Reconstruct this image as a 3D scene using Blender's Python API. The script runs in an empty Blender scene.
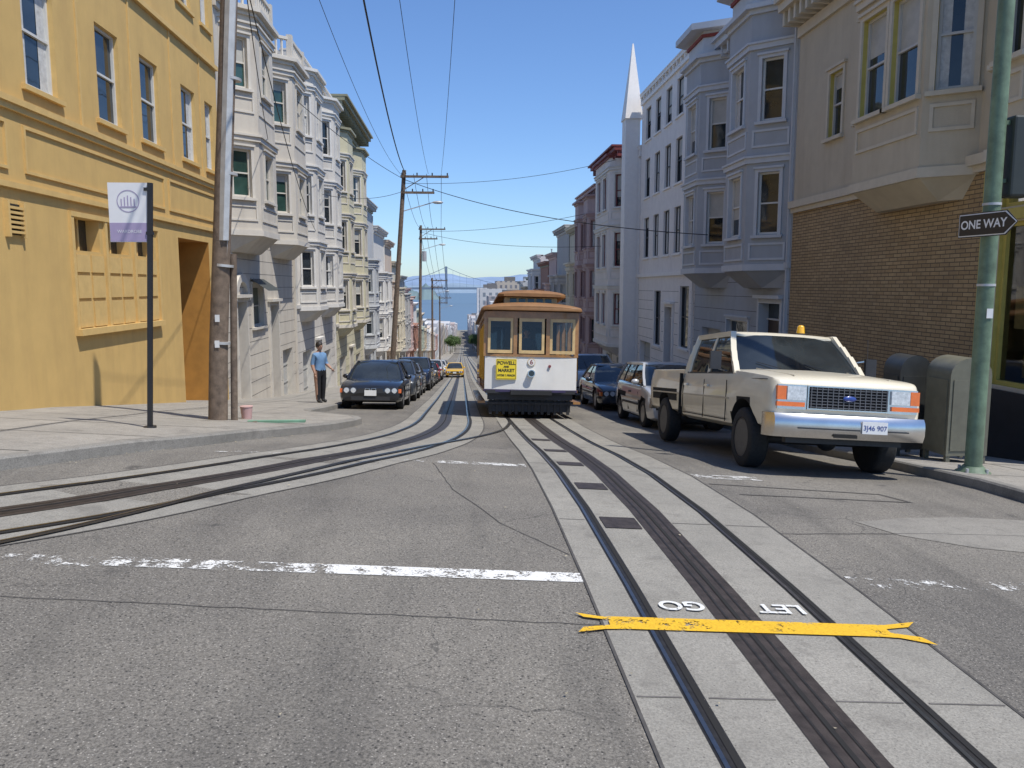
import bpy, bmesh, math, random
from mathutils import Vector, Matrix
R = math.radians
random.seed(7)
sc = bpy.context.scene

# ------------------------------------------------------------------ terrain
PK=[(-80,0.4),(0,0),(5,0),(7,-.04),(9,-.16),(11,-.36),(13,-.6),(16,-.93),(20,-1.35),(23,-1.65),(30,-2.35),(50,-4.3),
    (72,-6.4),(130,-11),(200,-16.5),(300,-24),(500,-38),(800,-55),(1200,-70),(1500,-77),(1700,-84)]
def pz(y):
    if y<=PK[0][0]: return PK[0][1]
    for (a,za),(b,zb) in zip(PK,PK[1:]):
        if y<=b: return za+(zb-za)*(y-a)/(b-a)
    return PK[-1][1]
def G(x,y):
    w=1.0 if y<14 else max(0.0,1-(y-14)/16.0)
    return pz(y)-0.06*max(-14,min(14,x))*w

# ------------------------------------------------------------------ materials
MC={}
def newmat(name):
    m=bpy.data.materials.new(name); m.use_nodes=True
    nt=m.node_tree; nt.nodes.clear()
    out=nt.nodes.new('ShaderNodeOutputMaterial'); b=nt.nodes.new('ShaderNodeBsdfPrincipled')
    nt.links.new(b.outputs[0],out.inputs[0])
    return m,nt,b,out
def mixc(nt,fac,c1,c2,mode='MIX'):
    n=nt.nodes.new('ShaderNodeMix'); n.data_type='RGBA'; n.blend_type=mode
    for sock,v in ((n.inputs[0],fac),(n.inputs[6],c1),(n.inputs[7],c2)):
        if hasattr(v,'links') or isinstance(v,bpy.types.NodeSocket): nt.links.new(v,sock)
        elif isinstance(v,(int,float)): sock.default_value=v
        else: sock.default_value=(v[0],v[1],v[2],1)
    return n.outputs[2]
def noise(nt,vec,scale,detail=5,rough=.6,dist=0):
    n=nt.nodes.new('ShaderNodeTexNoise'); n.inputs['Scale'].default_value=scale
    n.inputs['Detail'].default_value=detail; n.inputs['Roughness'].default_value=rough
    n.inputs['Distortion'].default_value=dist
    nt.links.new(vec,n.inputs['Vector']); return n.outputs[0]
def ramp(nt,v,a,b):
    n=nt.nodes.new('ShaderNodeMapRange'); n.inputs[1].default_value=a; n.inputs[2].default_value=b
    nt.links.new(v,n.inputs[0]); return n.outputs[0]
def mul(nt,v,k):
    n=nt.nodes.new('ShaderNodeMath'); n.operation='MULTIPLY'; nt.links.new(v,n.inputs[0])
    if isinstance(k,(int,float)): n.inputs[1].default_value=k
    else: nt.links.new(k,n.inputs[1])
    return n.outputs[0]
def mapping(nt,vec,s):
    n=nt.nodes.new('ShaderNodeMapping'); n.inputs['Scale'].default_value=s
    nt.links.new(vec,n.inputs[0]); return n.outputs[0]
def bump(nt,b,h,st,d=.02):
    n=nt.nodes.new('ShaderNodeBump'); n.inputs['Strength'].default_value=st; n.inputs['Distance'].default_value=d
    nt.links.new(h,n.inputs['Height']); nt.links.new(n.outputs[0],b.inputs['Normal'])
def sc3(c,k): return (min(1,c[0]*k),min(1,c[1]*k),min(1,c[2]*k))
def M(name,col,rough=.8,ns=6,na=.1,bs=0,metal=0,grime=0,coat=0,bsc=None):
    if name in MC: return MC[name]
    m,nt,b,out=newmat(name)
    tc=nt.nodes.new('ShaderNodeTexCoord').outputs['Object']
    f=noise(nt,tc,ns)
    c=mixc(nt,ramp(nt,f,.3,.7),sc3(col,1-na),sc3(col,1+na))
    if grime:
        g=noise(nt,mapping(nt,tc,(1.6,1.6,.25)),1.3,8,.65)
        c=mixc(nt,mul(nt,ramp(nt,g,.45,.75),grime),c,sc3((col[0]*.55+.03,col[1]*.52+.02,col[2]*.5+.02),1))
    nt.links.new(c,b.inputs['Base Color'])
    b.inputs['Roughness'].default_value=rough; b.inputs['Metallic'].default_value=metal
    if coat: b.inputs['Coat Weight'].default_value=coat; b.inputs['Coat Roughness'].default_value=.04
    if bs: bump(nt,b,noise(nt,tc,bsc or ns*6,6,.7),bs)
    MC[name]=m; return m

def asphalt():
    m,nt,b,out=newmat('asphalt')
    tc=nt.nodes.new('ShaderNodeTexCoord').outputs['Object']
    fine=noise(nt,tc,70,4,.85); mid=noise(nt,tc,14,6,.8); big=noise(nt,tc,.35,6,.6,.4)
    c=mixc(nt,ramp(nt,fine,.40,.60),(.040,.036,.031),(.30,.275,.235))
    c=mixc(nt,ramp(nt,mid,.35,.7),c,mixc(nt,.35,c,(.21,.19,.155)))
    c=mixc(nt,ramp(nt,big,.38,.62),mixc(nt,.42,c,(.085,.080,.074)),mixc(nt,.25,c,(.27,.25,.21)))
    v=nt.nodes.new('ShaderNodeTexVoronoi'); v.inputs['Scale'].default_value=44; nt.links.new(tc,v.inputs['Vector'])
    c=mixc(nt,ramp(nt,v.outputs['Distance'],.22,.08),c,(.42,.39,.34))
    v3=nt.nodes.new('ShaderNodeTexVoronoi'); v3.inputs['Scale'].default_value=29; nt.links.new(tc,v3.inputs['Vector'])
    c=mixc(nt,ramp(nt,v3.outputs['Distance'],.22,.12),c,(.042,.039,.035))
    # wheel-track wear and long drip stains along the traffic direction
    st=noise(nt,mapping(nt,tc,(1.4,.18,1)),1.2,6,.6)
    c=mixc(nt,ramp(nt,st,.50,.74),c,mixc(nt,.48,c,(.05,.047,.043)))
    sp=noise(nt,tc,2.6,4,.55)
    c=mixc(nt,mul(nt,ramp(nt,sp,.66,.74),.65),c,(.048,.045,.042))
    dv=nt.nodes.new('ShaderNodeTexNoise'); dv.inputs['Scale'].default_value=2.5; dv.inputs['Detail'].default_value=7
    nt.links.new(tc,dv.inputs['Vector'])
    vv=mixc(nt,.3,tc,dv.outputs[1])
    v2=nt.nodes.new('ShaderNodeTexVoronoi'); v2.feature='DISTANCE_TO_EDGE'; v2.inputs['Scale'].default_value=.7
    nt.links.new(vv,v2.inputs['Vector'])
    cr=ramp(nt,v2.outputs[0],.004,.0005)
    gate=ramp(nt,noise(nt,tc,.45,2),.50,.58)
    c=mixc(nt,mul(nt,mul(nt,cr,gate),.65),c,(.05,.047,.043))
    nt.links.new(c,b.inputs['Base Color']); b.inputs['Roughness'].default_value=.88
    bump(nt,b,fine,.7,.012)
    return m
ASPH=asphalt()
def concrete(name,c1,c2):
    m,nt,b,out=newmat(name)
    tc=nt.nodes.new('ShaderNodeTexCoord').outputs['Object']
    fine=noise(nt,tc,80,4,.8); big=noise(nt,tc,.8,7,.65,.3); mid=noise(nt,tc,7,6,.7)
    c=mixc(nt,ramp(nt,big,.3,.7),c1,c2)
    c=mixc(nt,ramp(nt,fine,.36,.60),mixc(nt,.55,c,(.08,.075,.066)),c)
    c=mixc(nt,ramp(nt,mid,.50,.76),c,mixc(nt,.48,c,(.12,.11,.095)))
    st=noise(nt,tc,2.3,5,.6)
    c=mixc(nt,mul(nt,ramp(nt,st,.57,.70),.45),c,(.09,.083,.074))
    v3=nt.nodes.new('ShaderNodeTexVoronoi'); v3.inputs['Scale'].default_value=26; nt.links.new(tc,v3.inputs['Vector'])
    c=mixc(nt,ramp(nt,v3.outputs['Distance'],.14,.06),c,(.10,.09,.08))
    nt.links.new(c,b.inputs['Base Color']); b.inputs['Roughness'].default_value=.9
    bump(nt,b,fine,.45,.008)
    return m
CONC=concrete('track_concrete',(.25,.237,.205),(.35,.33,.285))
SIDEW=concrete('sidewalk_concrete',(.29,.27,.235),(.40,.37,.32))
KERB=concrete('kerb_concrete',(.22,.21,.185),(.32,.30,.265))
def paint(name,col,wear):
    m,nt,b,out=newmat(name)
    tc=nt.nodes.new('ShaderNodeTexCoord').outputs['Object']
    f=noise(nt,tc,7,8,.8); g=noise(nt,tc,60,4,.7)
    c=mixc(nt,ramp(nt,g,.3,.7),sc3(col,.65),col)
    nt.links.new(c,b.inputs['Base Color']); b.inputs['Roughness'].default_value=.7
    tr=nt.nodes.new('ShaderNodeBsdfTransparent'); mx=nt.nodes.new('ShaderNodeMixShader')
    add=nt.nodes.new('ShaderNodeMath'); add.operation='MULTIPLY_ADD'; add.inputs[1].default_value=.35
    nt.links.new(g,add.inputs[0]); nt.links.new(f,add.inputs[2])
    nt.links.new(ramp(nt,add.outputs[0],wear,wear+.05),mx.inputs[0])
    nt.links.new(tr.outputs[0],mx.inputs[1]); nt.links.new(b.outputs[0],mx.inputs[2]); nt.links.new(mx.outputs[0],out.inputs[0])
    return m
WPAINT=paint('road_paint_white',(.80,.79,.75),.60)
WPAINT1=paint('road_paint_white_faded',(.78,.77,.73),.665)
WPAINT2=paint('road_paint_white_worn',(.74,.73,.69),.72)
YPAINT=paint('road_paint_yellow',(.80,.47,.02),.55)
TPAINT=paint('road_paint_letters',(.78,.78,.75),.56)
STEEL=M('rail_steel_dark',(.045,.042,.040),.5,20,.35,.2,metal=.6)
RUST=M('slot_steel_plate',(.060,.048,.042),.55,14,.4,.2,metal=.4)
SHINY=M('rail_head_polished',(.34,.34,.345),.3,20,.15,metal=1)
DARK=M('dark_gap',(.012,.011,.01),.9)
TAR=M('tar_seam',(.065,.06,.055),.85,10,.3)

def GLASS(name,col,rough=.04):
    if name in MC: return MC[name]
    m,nt,b,out=newmat(name)
    tc=nt.nodes.new('ShaderNodeTexCoord').outputs['Object']
    f=noise(nt,tc,.9,3)
    nt.links.new(mixc(nt,ramp(nt,f,.35,.65),sc3(col,.5),sc3(col,1.6)),b.inputs['Base Color'])
    b.inputs['Roughness'].default_value=rough; b.inputs['IOR'].default_value=1.6
    bump(nt,b,noise(nt,tc,1.5,2),.06,.05)
    MC[name]=m; return m
GL=GLASS('window_glass',(.02,.026,.030))
GLC=GLASS('car_glass',(.02,.024,.026),.03)
GLG=GLASS('window_glass_green',(.025,.055,.045))
BLIND=M('window_blind',(.42,.41,.37),.6,3,.12)
CURT=M('window_curtain',(.50,.50,.48),.8,12,.2)
def clearglass(name,tint,ior):
    m,nt,b,out=newmat(name)
    tr=nt.nodes.new('ShaderNodeBsdfTransparent'); tr.inputs[0].default_value=(*tint,1)
    gl=nt.nodes.new('ShaderNodeBsdfGlossy'); gl.inputs['Roughness'].default_value=.03
    fr=nt.nodes.new('ShaderNodeFresnel'); fr.inputs[0].default_value=ior
    mx=nt.nodes.new('ShaderNodeMixShader')
    nt.links.new(fr.outputs[0],mx.inputs[0]); nt.links.new(tr.outputs[0],mx.inputs[1]); nt.links.new(gl.outputs[0],mx.inputs[2])
    nt.links.new(mx.outputs[0],out.inputs[0]); return m
CLEAR=clearglass('clear_glass',(.7,.75,.73),1.6)
SHOPG=clearglass('shop_glass',(.75,.80,.78),2.1)
def brickmat(name,c1,c2,mort,sx,rowh):
    m,nt,b,out=newmat(name)
    tc=nt.nodes.new('ShaderNodeTexCoord').outputs['Object']
    sp=nt.nodes.new('ShaderNodeSeparateXYZ'); nt.links.new(tc,sp.inputs[0])
    ad=nt.nodes.new('ShaderNodeMath'); ad.operation='ADD'; nt.links.new(sp.outputs[0],ad.inputs[0]); nt.links.new(sp.outputs[1],ad.inputs[1])
    cb=nt.nodes.new('ShaderNodeCombineXYZ'); nt.links.new(ad.outputs[0],cb.inputs[0]); nt.links.new(sp.outputs[2],cb.inputs[1])
    br=nt.nodes.new('ShaderNodeTexBrick'); nt.links.new(cb.outputs[0],br.inputs[0])
    br.inputs['Scale'].default_value=1; br.inputs['Brick Width'].default_value=sx; br.inputs['Row Height'].default_value=rowh
    br.inputs['Mortar Size'].default_value=.009; br.inputs['Color1'].default_value=(*c1,1); br.inputs['Color2'].default_value=(*c2,1)
    br.inputs['Mortar'].default_value=(*mort,1); br.inputs['Bias'].default_value=0
    f=noise(nt,tc,.9,6); g=noise(nt,tc,9,4)
    c=mixc(nt,ramp(nt,f,.35,.7),br.outputs[0],mixc(nt,.30,br.outputs[0],(.12,.09,.06)))
    c=mixc(nt,ramp(nt,g,.4,.7),c,mixc(nt,.25,c,(.12,.08,.05)))
    nt.links.new(c,b.inputs['Base Color']); b.inputs['Roughness'].default_value=.85
    bump(nt,b,br.outputs[1],-.4,.01)
    return m
BRICK=brickmat('tan_roman_brick',(.50,.355,.18),(.38,.26,.125),(.12,.09,.06),.30,.078)
def citymat(name,wall,win):
    m,nt,b,out=newmat(name)
    tc=nt.nodes.new('ShaderNodeTexCoord').outputs['Object']
    sp=nt.nodes.new('ShaderNodeSeparateXYZ'); nt.links.new(tc,sp.inputs[0])
    ad=nt.nodes.new('ShaderNodeMath'); ad.operation='ADD'; nt.links.new(sp.outputs[0],ad.inputs[0]); nt.links.new(sp.outputs[1],ad.inputs[1])
    cb=nt.nodes.new('ShaderNodeCombineXYZ'); nt.links.new(ad.outputs[0],cb.inputs[0]); nt.links.new(sp.outputs[2],cb.inputs[1])
    br=nt.nodes.new('ShaderNodeTexBrick'); br.offset=0; nt.links.new(cb.outputs[0],br.inputs[0])
    br.inputs['Scale'].default_value=1; br.inputs['Brick Width'].default_value=2.6; br.inputs['Row Height'].default_value=3.2
    br.inputs['Mortar Size'].default_value=.75; br.inputs['Color1'].default_value=(*win,1); br.inputs['Color2'].default_value=(*sc3(win,1.6),1)
    br.inputs['Mortar'].default_value=(*wall,1)
    geo=nt.nodes.new('ShaderNodeNewGeometry'); s2=nt.nodes.new('ShaderNodeSeparateXYZ'); nt.links.new(geo.outputs['Normal'],s2.inputs[0])
    c=mixc(nt,ramp(nt,s2.outputs[2],.4,.6),br.outputs[0],sc3(wall,.8))
    nt.links.new(c,b.inputs['Base Color']); b.inputs['Roughness'].default_value=.85
    return m

# ------------------------------------------------------------------ builder
class Bd:
    def __init__(s,name): s.name=name; s.p={}; s.bev={}; s.objs={}
    def add(s,part,mat,verts,faces,smooth=False):
        if part not in s.p: s.p[part]=[[],[],mat,smooth]
        P=s.p[part]; o=len(P[0]); P[0].extend(verts); P[1].extend([tuple(i+o for i in f) for f in faces])
    def box(s,part,mat,x0,x1,y0,y1,z0,z1):
        s.add(part,mat,[(x0,y0,z0),(x1,y0,z0),(x1,y1,z0),(x0,y1,z0),(x0,y0,z1),(x1,y0,z1),(x1,y1,z1),(x0,y1,z1)],
              [(0,3,2,1),(4,5,6,7),(0,1,5,4),(1,2,6,5),(2,3,7,6),(3,0,4,7)])
    def prism(s,part,mat,pts,z0,z1,top=None):
        n=len(pts); top=top or pts
        v=[(a,b,z0) for a,b in pts]+[(a,b,z1) for a,b in top]
        s.add(part,mat,v,[tuple(range(n))[::-1],tuple(range(n,2*n))]+[(i,(i+1)%n,n+(i+1)%n,n+i) for i in range(n)])
    def loft(s,part,mat,secs,smooth=True,cap=True):
        n=len(secs[0]); v=[p for q in secs for p in q]; f=[]
        for k in range(len(secs)-1):
            for i in range(n):
                j=(i+1)%n; f.append((k*n+i,k*n+j,(k+1)*n+j,(k+1)*n+i))
        if cap: f+=[tuple(range(n))[::-1],tuple(range((len(secs)-1)*n,len(secs)*n))]
        s.add(part,mat,v,f,smooth)
    def cyl(s,part,mat,a,b,r,r2=None,n=14,smooth=True):
        r2=r if r2 is None else r2
        a=Vector(a); b=Vector(b); d=(b-a).normalized(); u=d.orthogonal().normalized(); w=d.cross(u)
        q=[]
        for c,rr in ((a,r),(b,r2)):
            q.append([tuple(c+u*math.cos(t*2*math.pi/n)*rr+w*math.sin(t*2*math.pi/n)*rr) for t in range(n)])
        s.loft(part,mat,q,smooth)
    def beam(s,part,mat,a,b,w,h=None):
        h=h or w
        a=Vector(a); b=Vector(b); d=(b-a).normalized(); u=d.cross(Vector((0,0,1)))
        if u.length<.05: u=d.cross(Vector((0,1,0)))
        u.normalize(); v=d.cross(u)
        q=[[tuple(c+u*i*w/2+v*j*h/2) for i,j in ((-1,-1),(1,-1),(1,1),(-1,1))] for c in (a,b)]
        s.loft(part,mat,q,False)
    def lathe_x(s,part,mat,prof,cx,cy,cz,n=28,smooth=True):
        q=[[(cx+px,cy+r*math.cos(t*2*math.pi/n),cz+r*math.sin(t*2*math.pi/n)) for t in range(n)] for px,r in prof]
        s.loft(part,mat,q,smooth)
    def sphere(s,part,mat,c,r,sz=(1,1,1),n=12,m=8):
        v=[];f=[]
        for i in range(1,m):
            for j in range(n):
                a=math.pi*i/m;bb=2*math.pi*j/n
                v.append((c[0]+r*sz[0]*math.sin(a)*math.cos(bb),c[1]+r*sz[1]*math.sin(a)*math.sin(bb),c[2]+r*sz[2]*math.cos(a)))
        for i in range(m-2):
            for j in range(n):
                k=(j+1)%n; f.append((i*n+j,(i+1)*n+j,(i+1)*n+k,i*n+k))
        v+= [(c[0],c[1],c[2]+r*sz[2]),(c[0],c[1],c[2]-r*sz[2])]
        t=len(v)-2
        for j in range(n):
            k=(j+1)%n; f.append((t,j,k)); f.append((t+1,(m-2)*n+k,(m-2)*n+j))
        s.add(part,mat,v,f,True)
    def finish(s,origin=None):
        allv=[v for P in s.p.values() for v in P[0]]
        if origin is None:
            xs=[v[0] for v in allv]; ys=[v[1] for v in allv]; zs=[v[2] for v in allv]
            origin=((min(xs)+max(xs))/2,(min(ys)+max(ys))/2,min(zs))
        e=bpy.data.objects.new(s.name,None); sc.collection.objects.link(e); e.empty_display_size=.3
        for part,(V,F,mat,sm) in s.p.items():
            me=bpy.data.meshes.new(part)
            me.from_pydata([(v[0]-origin[0],v[1]-origin[1],v[2]-origin[2]) for v in V],[],F)
            me.validate(); me.update()
            bm=bmesh.new(); bm.from_mesh(me); bmesh.ops.recalc_face_normals(bm,faces=bm.faces); bm.to_mesh(me); bm.free()
            me.materials.append(mat)
            if sm:
                me.polygons.foreach_set('use_smooth',[True]*len(me.polygons)); me.set_sharp_from_angle(angle=R(38))
            o=bpy.data.objects.new(part,me); sc.collection.objects.link(o); o.parent=e
            if part in s.bev:
                md=o.modifiers.new('bevel','BEVEL'); md.width=s.bev[part]; md.segments=2; md.limit_method='ANGLE'; md.angle_limit=R(35)
            s.objs[part]=o
        e.location=origin; s.e=e
        return e
def cut(obj,cyls=(),boxes=(),darkmat=None):
    tmp=[]
    for (x0,x1,y,z,r) in cyls:
        b=Bd('tmp'); b.lathe_x('c',DARK,[(x0,r),(x1,r)],0,y,z,32,False)
        e=b.finish((0,0,0)); o=b.objs['c']; o.parent=None; bpy.data.objects.remove(e); tmp.append(o)
    for bx in boxes:
        b=Bd('tmp'); b.box('c',DARK,*bx); e=b.finish((0,0,0)); o=b.objs['c']; o.parent=None; bpy.data.objects.remove(e); tmp.append(o)
    for t in tmp:
        md=obj.modifiers.new('b','BOOLEAN'); md.operation='DIFFERENCE'; md.object=t; md.solver='EXACT'
    bpy.context.view_layer.update()
    dg=bpy.context.evaluated_depsgraph_get()
    me=bpy.data.meshes.new_from_object(obj.evaluated_get(dg))
    obj.modifiers.clear(); obj.data=me
    while len(me.materials)>1: me.materials.pop()
    if darkmat:
        me.materials.append(darkmat)
    for p in me.polygons:
        p.material_index=0; c=p.center
        if darkmat:
            for (x0,x1,y,z,r) in cyls:
                if min(x0,x1)-.01<c.x<max(x0,x1)+.01 and math.hypot(c.y-y,c.z-z)<r+.015 and abs(c.x)<max(abs(x0),abs(x1))-.02:
                    p.material_index=1
    for t in tmp: bpy.data.objects.remove(t)
    me.set_sharp_from_angle(angle=R(38))

# ------------------------------------------------------------------ ground sheets
def sheet(name,xs,ys,zoff,mat,xfun=None):
    V=[];F=[]
    for y in ys:
        row=xs if xfun is None else xfun(y)
        for x in row: V.append((x,y,G(x,y)+zoff))
        n=len(row)
    for j in range(len(ys)-1):
        for i in range(n-1): F.append((j*n+i,j*n+i+1,(j+1)*n+i+1,(j+1)*n+i))
    me=bpy.data.meshes.new(name); me.from_pydata(V,[],F); me.materials.append(mat)
    o=bpy.data.objects.new(name,me); sc.collection.objects.link(o); return o
def fr(a,b,st):
    n=max(1,int(round((b-a)/st))); return [a+(b-a)*i/n for i in range(n+1)]
YS=fr(-20,34,.5)+fr(34,72,2)[1:]+fr(72,200,8)[1:]+[230,265,300,350,400,500,600,800,1000,1200,1350,1500]
GROUND=M('ground_earth',(.20,.19,.16),.95,.02,.3)
sheet('ground',[-3000,-1500,-700,-300,-100,-40,-14]+fr(-12,12,2)+[14,40,100,300,700,1500,3000],[-400,-80]+YS+[1700],-.03,GROUND)
sheet('road',[-60,-30,-14]+fr(-12,12,1)+[14,30,60],[y for y in YS if y<=10.001],0.0,ASPH)
sheet('street',fr(-4,6.5,.75),[y for y in YS if 10<=y<=1350],0.0,ASPH)

def interp(tab,y):
    if y<=tab[0][0]: return tab[0][1]
    for (a,za),(b,zb) in zip(tab,tab[1:]):
        if y<=b: return za+(zb-za)*(y-a)/(b-a)
    return tab[-1][1]
LK=[(3.0,-22),(3.4,-12),(3.9,-8),(4.9,-6.5),(6.2,-5.3),(7.5,-4.35),(9.65,-3.3),(11.6,-2.62),(13.6,-2.12),(14.6,-1.98),(15.4,-1.95),(16.0,-2.1),(16.5,-2.45),(16.9,-2.9),(17.3,-3.25),(17.9,-3.4),(18,-3.4)]
RK=[(5.4,20),(5.6,10),(5.9,8.2),(6.4,7.1),(7,6.5),(7.8,6.22),(9,6.2)]
def sidewalk(side):
    b=Bd('sidewalk'); tab=LK if side<0 else RK
    ys=sorted(set(fr(tab[0][0],20,.2)+[y for y in YS if 20<y<=400]))
    V=[];F=[];V2=[];F2=[]
    far=-60 if side<0 else 60
    for y in ys:
        xk=interp(tab,y)
        xi=xk+side*.16
        row=[xi, xi+side*1.2, (-7.4 if side<0 else 9.4)]
        if abs(row[1])>abs(row[2]): row[1]=row[2]=xi+side*.5
        row.append(far)
        for x in row: V.append((x,y,G(x,y)+.13))
        V2+= [(xk,y,G(xk,y)-.05),(xk,y,G(xk,y)+.112),(xk+side*.02,y,G(xk,y)+.134),(xi,y,G(xi,y)+.134),(xi,y,G(xi,y)+.10)]
    n=len(ys)
    for j in range(n-1):
        for i in range(3): F.append((j*4+i,j*4+i+1,(j+1)*4+i+1,(j+1)*4+i))
        for i in range(4): F2.append((j*5+i,j*5+i+1,(j+1)*5+i+1,(j+1)*5+i))
    b.add('paving',SIDEW,V,F); b.add('kerb',KERB,V2,F2)
    for y in fr(8,60,1.5):
        xk=interp(tab,y)+side*.17; xe=-6.98 if side<0 else 8.98
        vs=[];fs=[]
        for i,x in enumerate(fr(min(xk,xe),max(xk,xe),.8)):
            vs+=[(x,y,G(x,y)+.1335),(x,y+.018,G(x,y+.018)+.1335)]
            if i: fs.append((2*i-2,2*i,2*i+1,2*i-1))
        b.add('joints',TAR,vs,fs)
    xx=(-7+1.3*1.3) if side<0 else (9-1.3)
    yy=fr(8,60,.5); vs=[];fs=[]
    for i,y in enumerate(yy):
        vs+=[(xx,y,G(xx,y)+.1335),(xx+.018,y,G(xx,y)+.1335)]
        if i: fs.append((2*i-2,2*i-1,2*i+1,2*i))
    b.add('joints',TAR,vs,fs)
    return b.finish((0,0,0))
sidewalk(-1); sidewalk(1)

def ribbon(b,part,mat,path,o0,o1,zoff,step=.25):
    V=[];F=[]
    for i,(x,y) in enumerate(path):
        a=path[max(0,i-1)]; c=path[min(len(path)-1,i+1)]
        d=Vector((c[0]-a[0],c[1]-a[1])).normalized(); r=Vector((d.y,-d.x))
        for o in (o0,o1):
            px,py=x+r.x*o,y+r.y*o; V.append((px,py,G(px,py)+zoff))
        if i: F.append((2*i-2,2*i-1,2*i+1,2*i))
    b.add(part,mat,V,F)
def spline(pts,st=.25):
    out=[]
    P=[pts[0]]+pts+[pts[-1]]
    for k in range(1,len(P)-2):
        p0,p1,p2,p3=[Vector(q) for q in P[k-1:k+3]]
        n=max(2,int((p2-p1).length/st))
        for i in range(n):
            t=i/n
            q=.5*((2*p1)+(-p0+p2)*t+(2*p0-5*p1+4*p2-p3)*t*t+(-p0+3*p1-3*p2+p3)*t**3)
            out.append((q.x,q.y))
    out.append(tuple(pts[-1])); return out
A=[(1.65,y) for y in fr(-12,34,.25)]+[(1.65,y) for y in YS if 34<y<=600]
Bp=spline([(-26,2.0),(-18,2.1),(-11,2.6),(-7.6,3.5),(-5.2,4.7),(-3.45,6.2),(-2.45,7.55),(-1.6,9.2),(-.95,11.2),(-.55,14),(-.4,17),(-.4,21),(-.4,34)])
Bp+=[(-.4,y) for y in YS if 34<y<=600]
def rails(b,path,gauge=.55,z=.010,slotw=.14,only=None):
    for o in (-gauge,gauge):
        ribbon(b,'rail_bed',STEEL,path,o-.05,o+.05,z)
        ribbon(b,'rail_head',SHINY,path,o-.04,o-.018 ,z+.004)
        ribbon(b,'flange_groove',DARK,path,o+.010,o+.04,z+.003)
    ribbon(b,'slot_plate',RUST,path,-slotw,slotw,z)
    ribbon(b,'slot_plate_seam',STEEL,path,-slotw*.55,-slotw*.45,z+.003)
    ribbon(b,'slot_plate_seam',STEEL,path,slotw*.45,slotw*.55,z+.003)
    ribbon(b,'slot_gap',DARK,path,-.014,.014,z+.004)
t=Bd('cable_car_track')
ribbon(t,'concrete',CONC,A,-.84,1.02,.006); rails(t,A)
JT=M('concrete_joint',(.13,.12,.11),.9,10,.3)
for y in fr(.5,40,1.52*2):
    for x0,x1 in ((.82,1.04),(1.17,1.50),(1.80,2.14),(2.27,2.66)):
        t.add('joints',JT,[(x0,y,G(x0,y)+.009),(x1,y,G(x1,y)+.009),(x1,y+.012,G(x1,y+.012)+.009),(x0,y+.012,G(x0,y+.012)+.009)],[(0,1,2,3)])
for y in (6.35,7.9,9.5,11.1,13.2):
    x0,x1=1.18,1.49
    t.add('hatch_covers',RUST,[(x0,y,G(x0,y)+.013),(x1,y,G(x1,y)+.013),(x1,y+.34,G(x1,y+.34)+.013),(x0,y+.34,G(x0,y+.34)+.013)],[(0,1,2,3)])
t.finish((0,0,0))
t=Bd('cable_car_track')
ribbon(t,'concrete',CONC,Bp,-.86,.86,.003); rails(t,Bp,z=.008)
t.finish((0,0,0))
t=Bd('track_switch')
C=spline([(-11,1.6),(-7.2,2.6),(-4.6,4.0),(-3.0,5.55),(-1.68,8.1),(-.75,10.4),(.1,12.9),(.75,15.2),(1.05,17.5),(1.1,19)])
ribbon(t,'rail_bed',STEEL,C,-.04,.04,.016); ribbon(t,'rail_head',SHINY,C,-.03,-.012,.019)
t.finish((0,0,0))

def patch(b,part,mat,x0,x1,y0,y1,z):
    xs=fr(x0,x1,.25); ys=fr(y0,y1,.25); V=[];F=[];n=len(xs)
    for y in ys:
        for x in xs: V.append((x,y,G(x,y)+z))
    for j in range(len(ys)-1):
        for i in range(n-1): F.append((j*n+i,j*n+i+1,(j+1)*n+i+1,(j+1)*n+i))
    b.add(part,mat,V,F)
m=Bd('crosswalk_line'); patch(m,'paint',WPAINT,-.9,.8,5.03,5.21,.005); patch(m,'paint_faded',WPAINT1,-2.3,-.9,5.03,5.21,.005); patch(m,'paint_worn',WPAINT2,-3.0,-2.3,5.0,5.19,.005); patch(m,'paint_worn',WPAINT2,2.72,4.3,5.12,5.34,.005); m.finish((0,0,0))
m=Bd('crosswalk_line'); patch(m,'paint',WPAINT1,-.3,.75,9.22,9.46,.005); patch(m,'paint_worn',WPAINT2,-.7,-.3,9.25,9.45,.005); patch(m,'paint_faded',WPAINT1,2.72,3.5,8.9,9.2,.007);patch(m,'paint_worn',WPAINT2,-2.9,-2.1,9.3,9.5,.008); m.finish((0,0,0))
m=Bd('let_go_marking')
Z=.016
def mpoly(pts): m.add('stripe',YPAINT,[(x,y,G(x,y)+Z) for x,y in pts],[tuple(range(len(pts)))])
mpoly([(.94,4.29),(2.42,4.29),(2.42,4.46),(.94,4.46)])
mpoly([(.94,4.29),(.94,4.46),(.80,4.455),(.66,4.50),(.70,4.44),(.84,4.41),(.84,4.34),(.68,4.30),(.64,4.23),(.80,4.28)][::-1])
mpoly([(2.42,4.46),(2.42,4.29),(2.54,4.28),(2.72,4.20),(2.68,4.30),(2.52,4.35),(2.52,4.40),(2.68,4.44),(2.76,4.52),(2.54,4.46)][::-1])
me_=m.finish((0,0,0))
def text(s,size,mat,loc,rot,parent=None,ext=0,off=0):
    c=bpy.data.curves.new('lettering','FONT'); c.body=s; c.size=size; c.align_x='CENTER'; c.align_y='CENTER'; c.extrude=ext; c.offset=off
    o=bpy.data.objects.new('lettering',c); sc.collection.objects.link(o); c.materials.append(mat)
    o.location=loc; o.rotation_euler=rot
    if parent: o.parent=parent
    return o
text('GO',.19,TPAINT,(1.345,4.66,G(1.345,4.66)+.018),(0,R(-3.43),R(180)),me_,0,.004)
text('LET',.19,TPAINT,(1.975,4.66,G(1.975,4.66)+.018),(0,R(-3.43),R(180)),me_,0,.004)
m=Bd('road_repair_seam')
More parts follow.
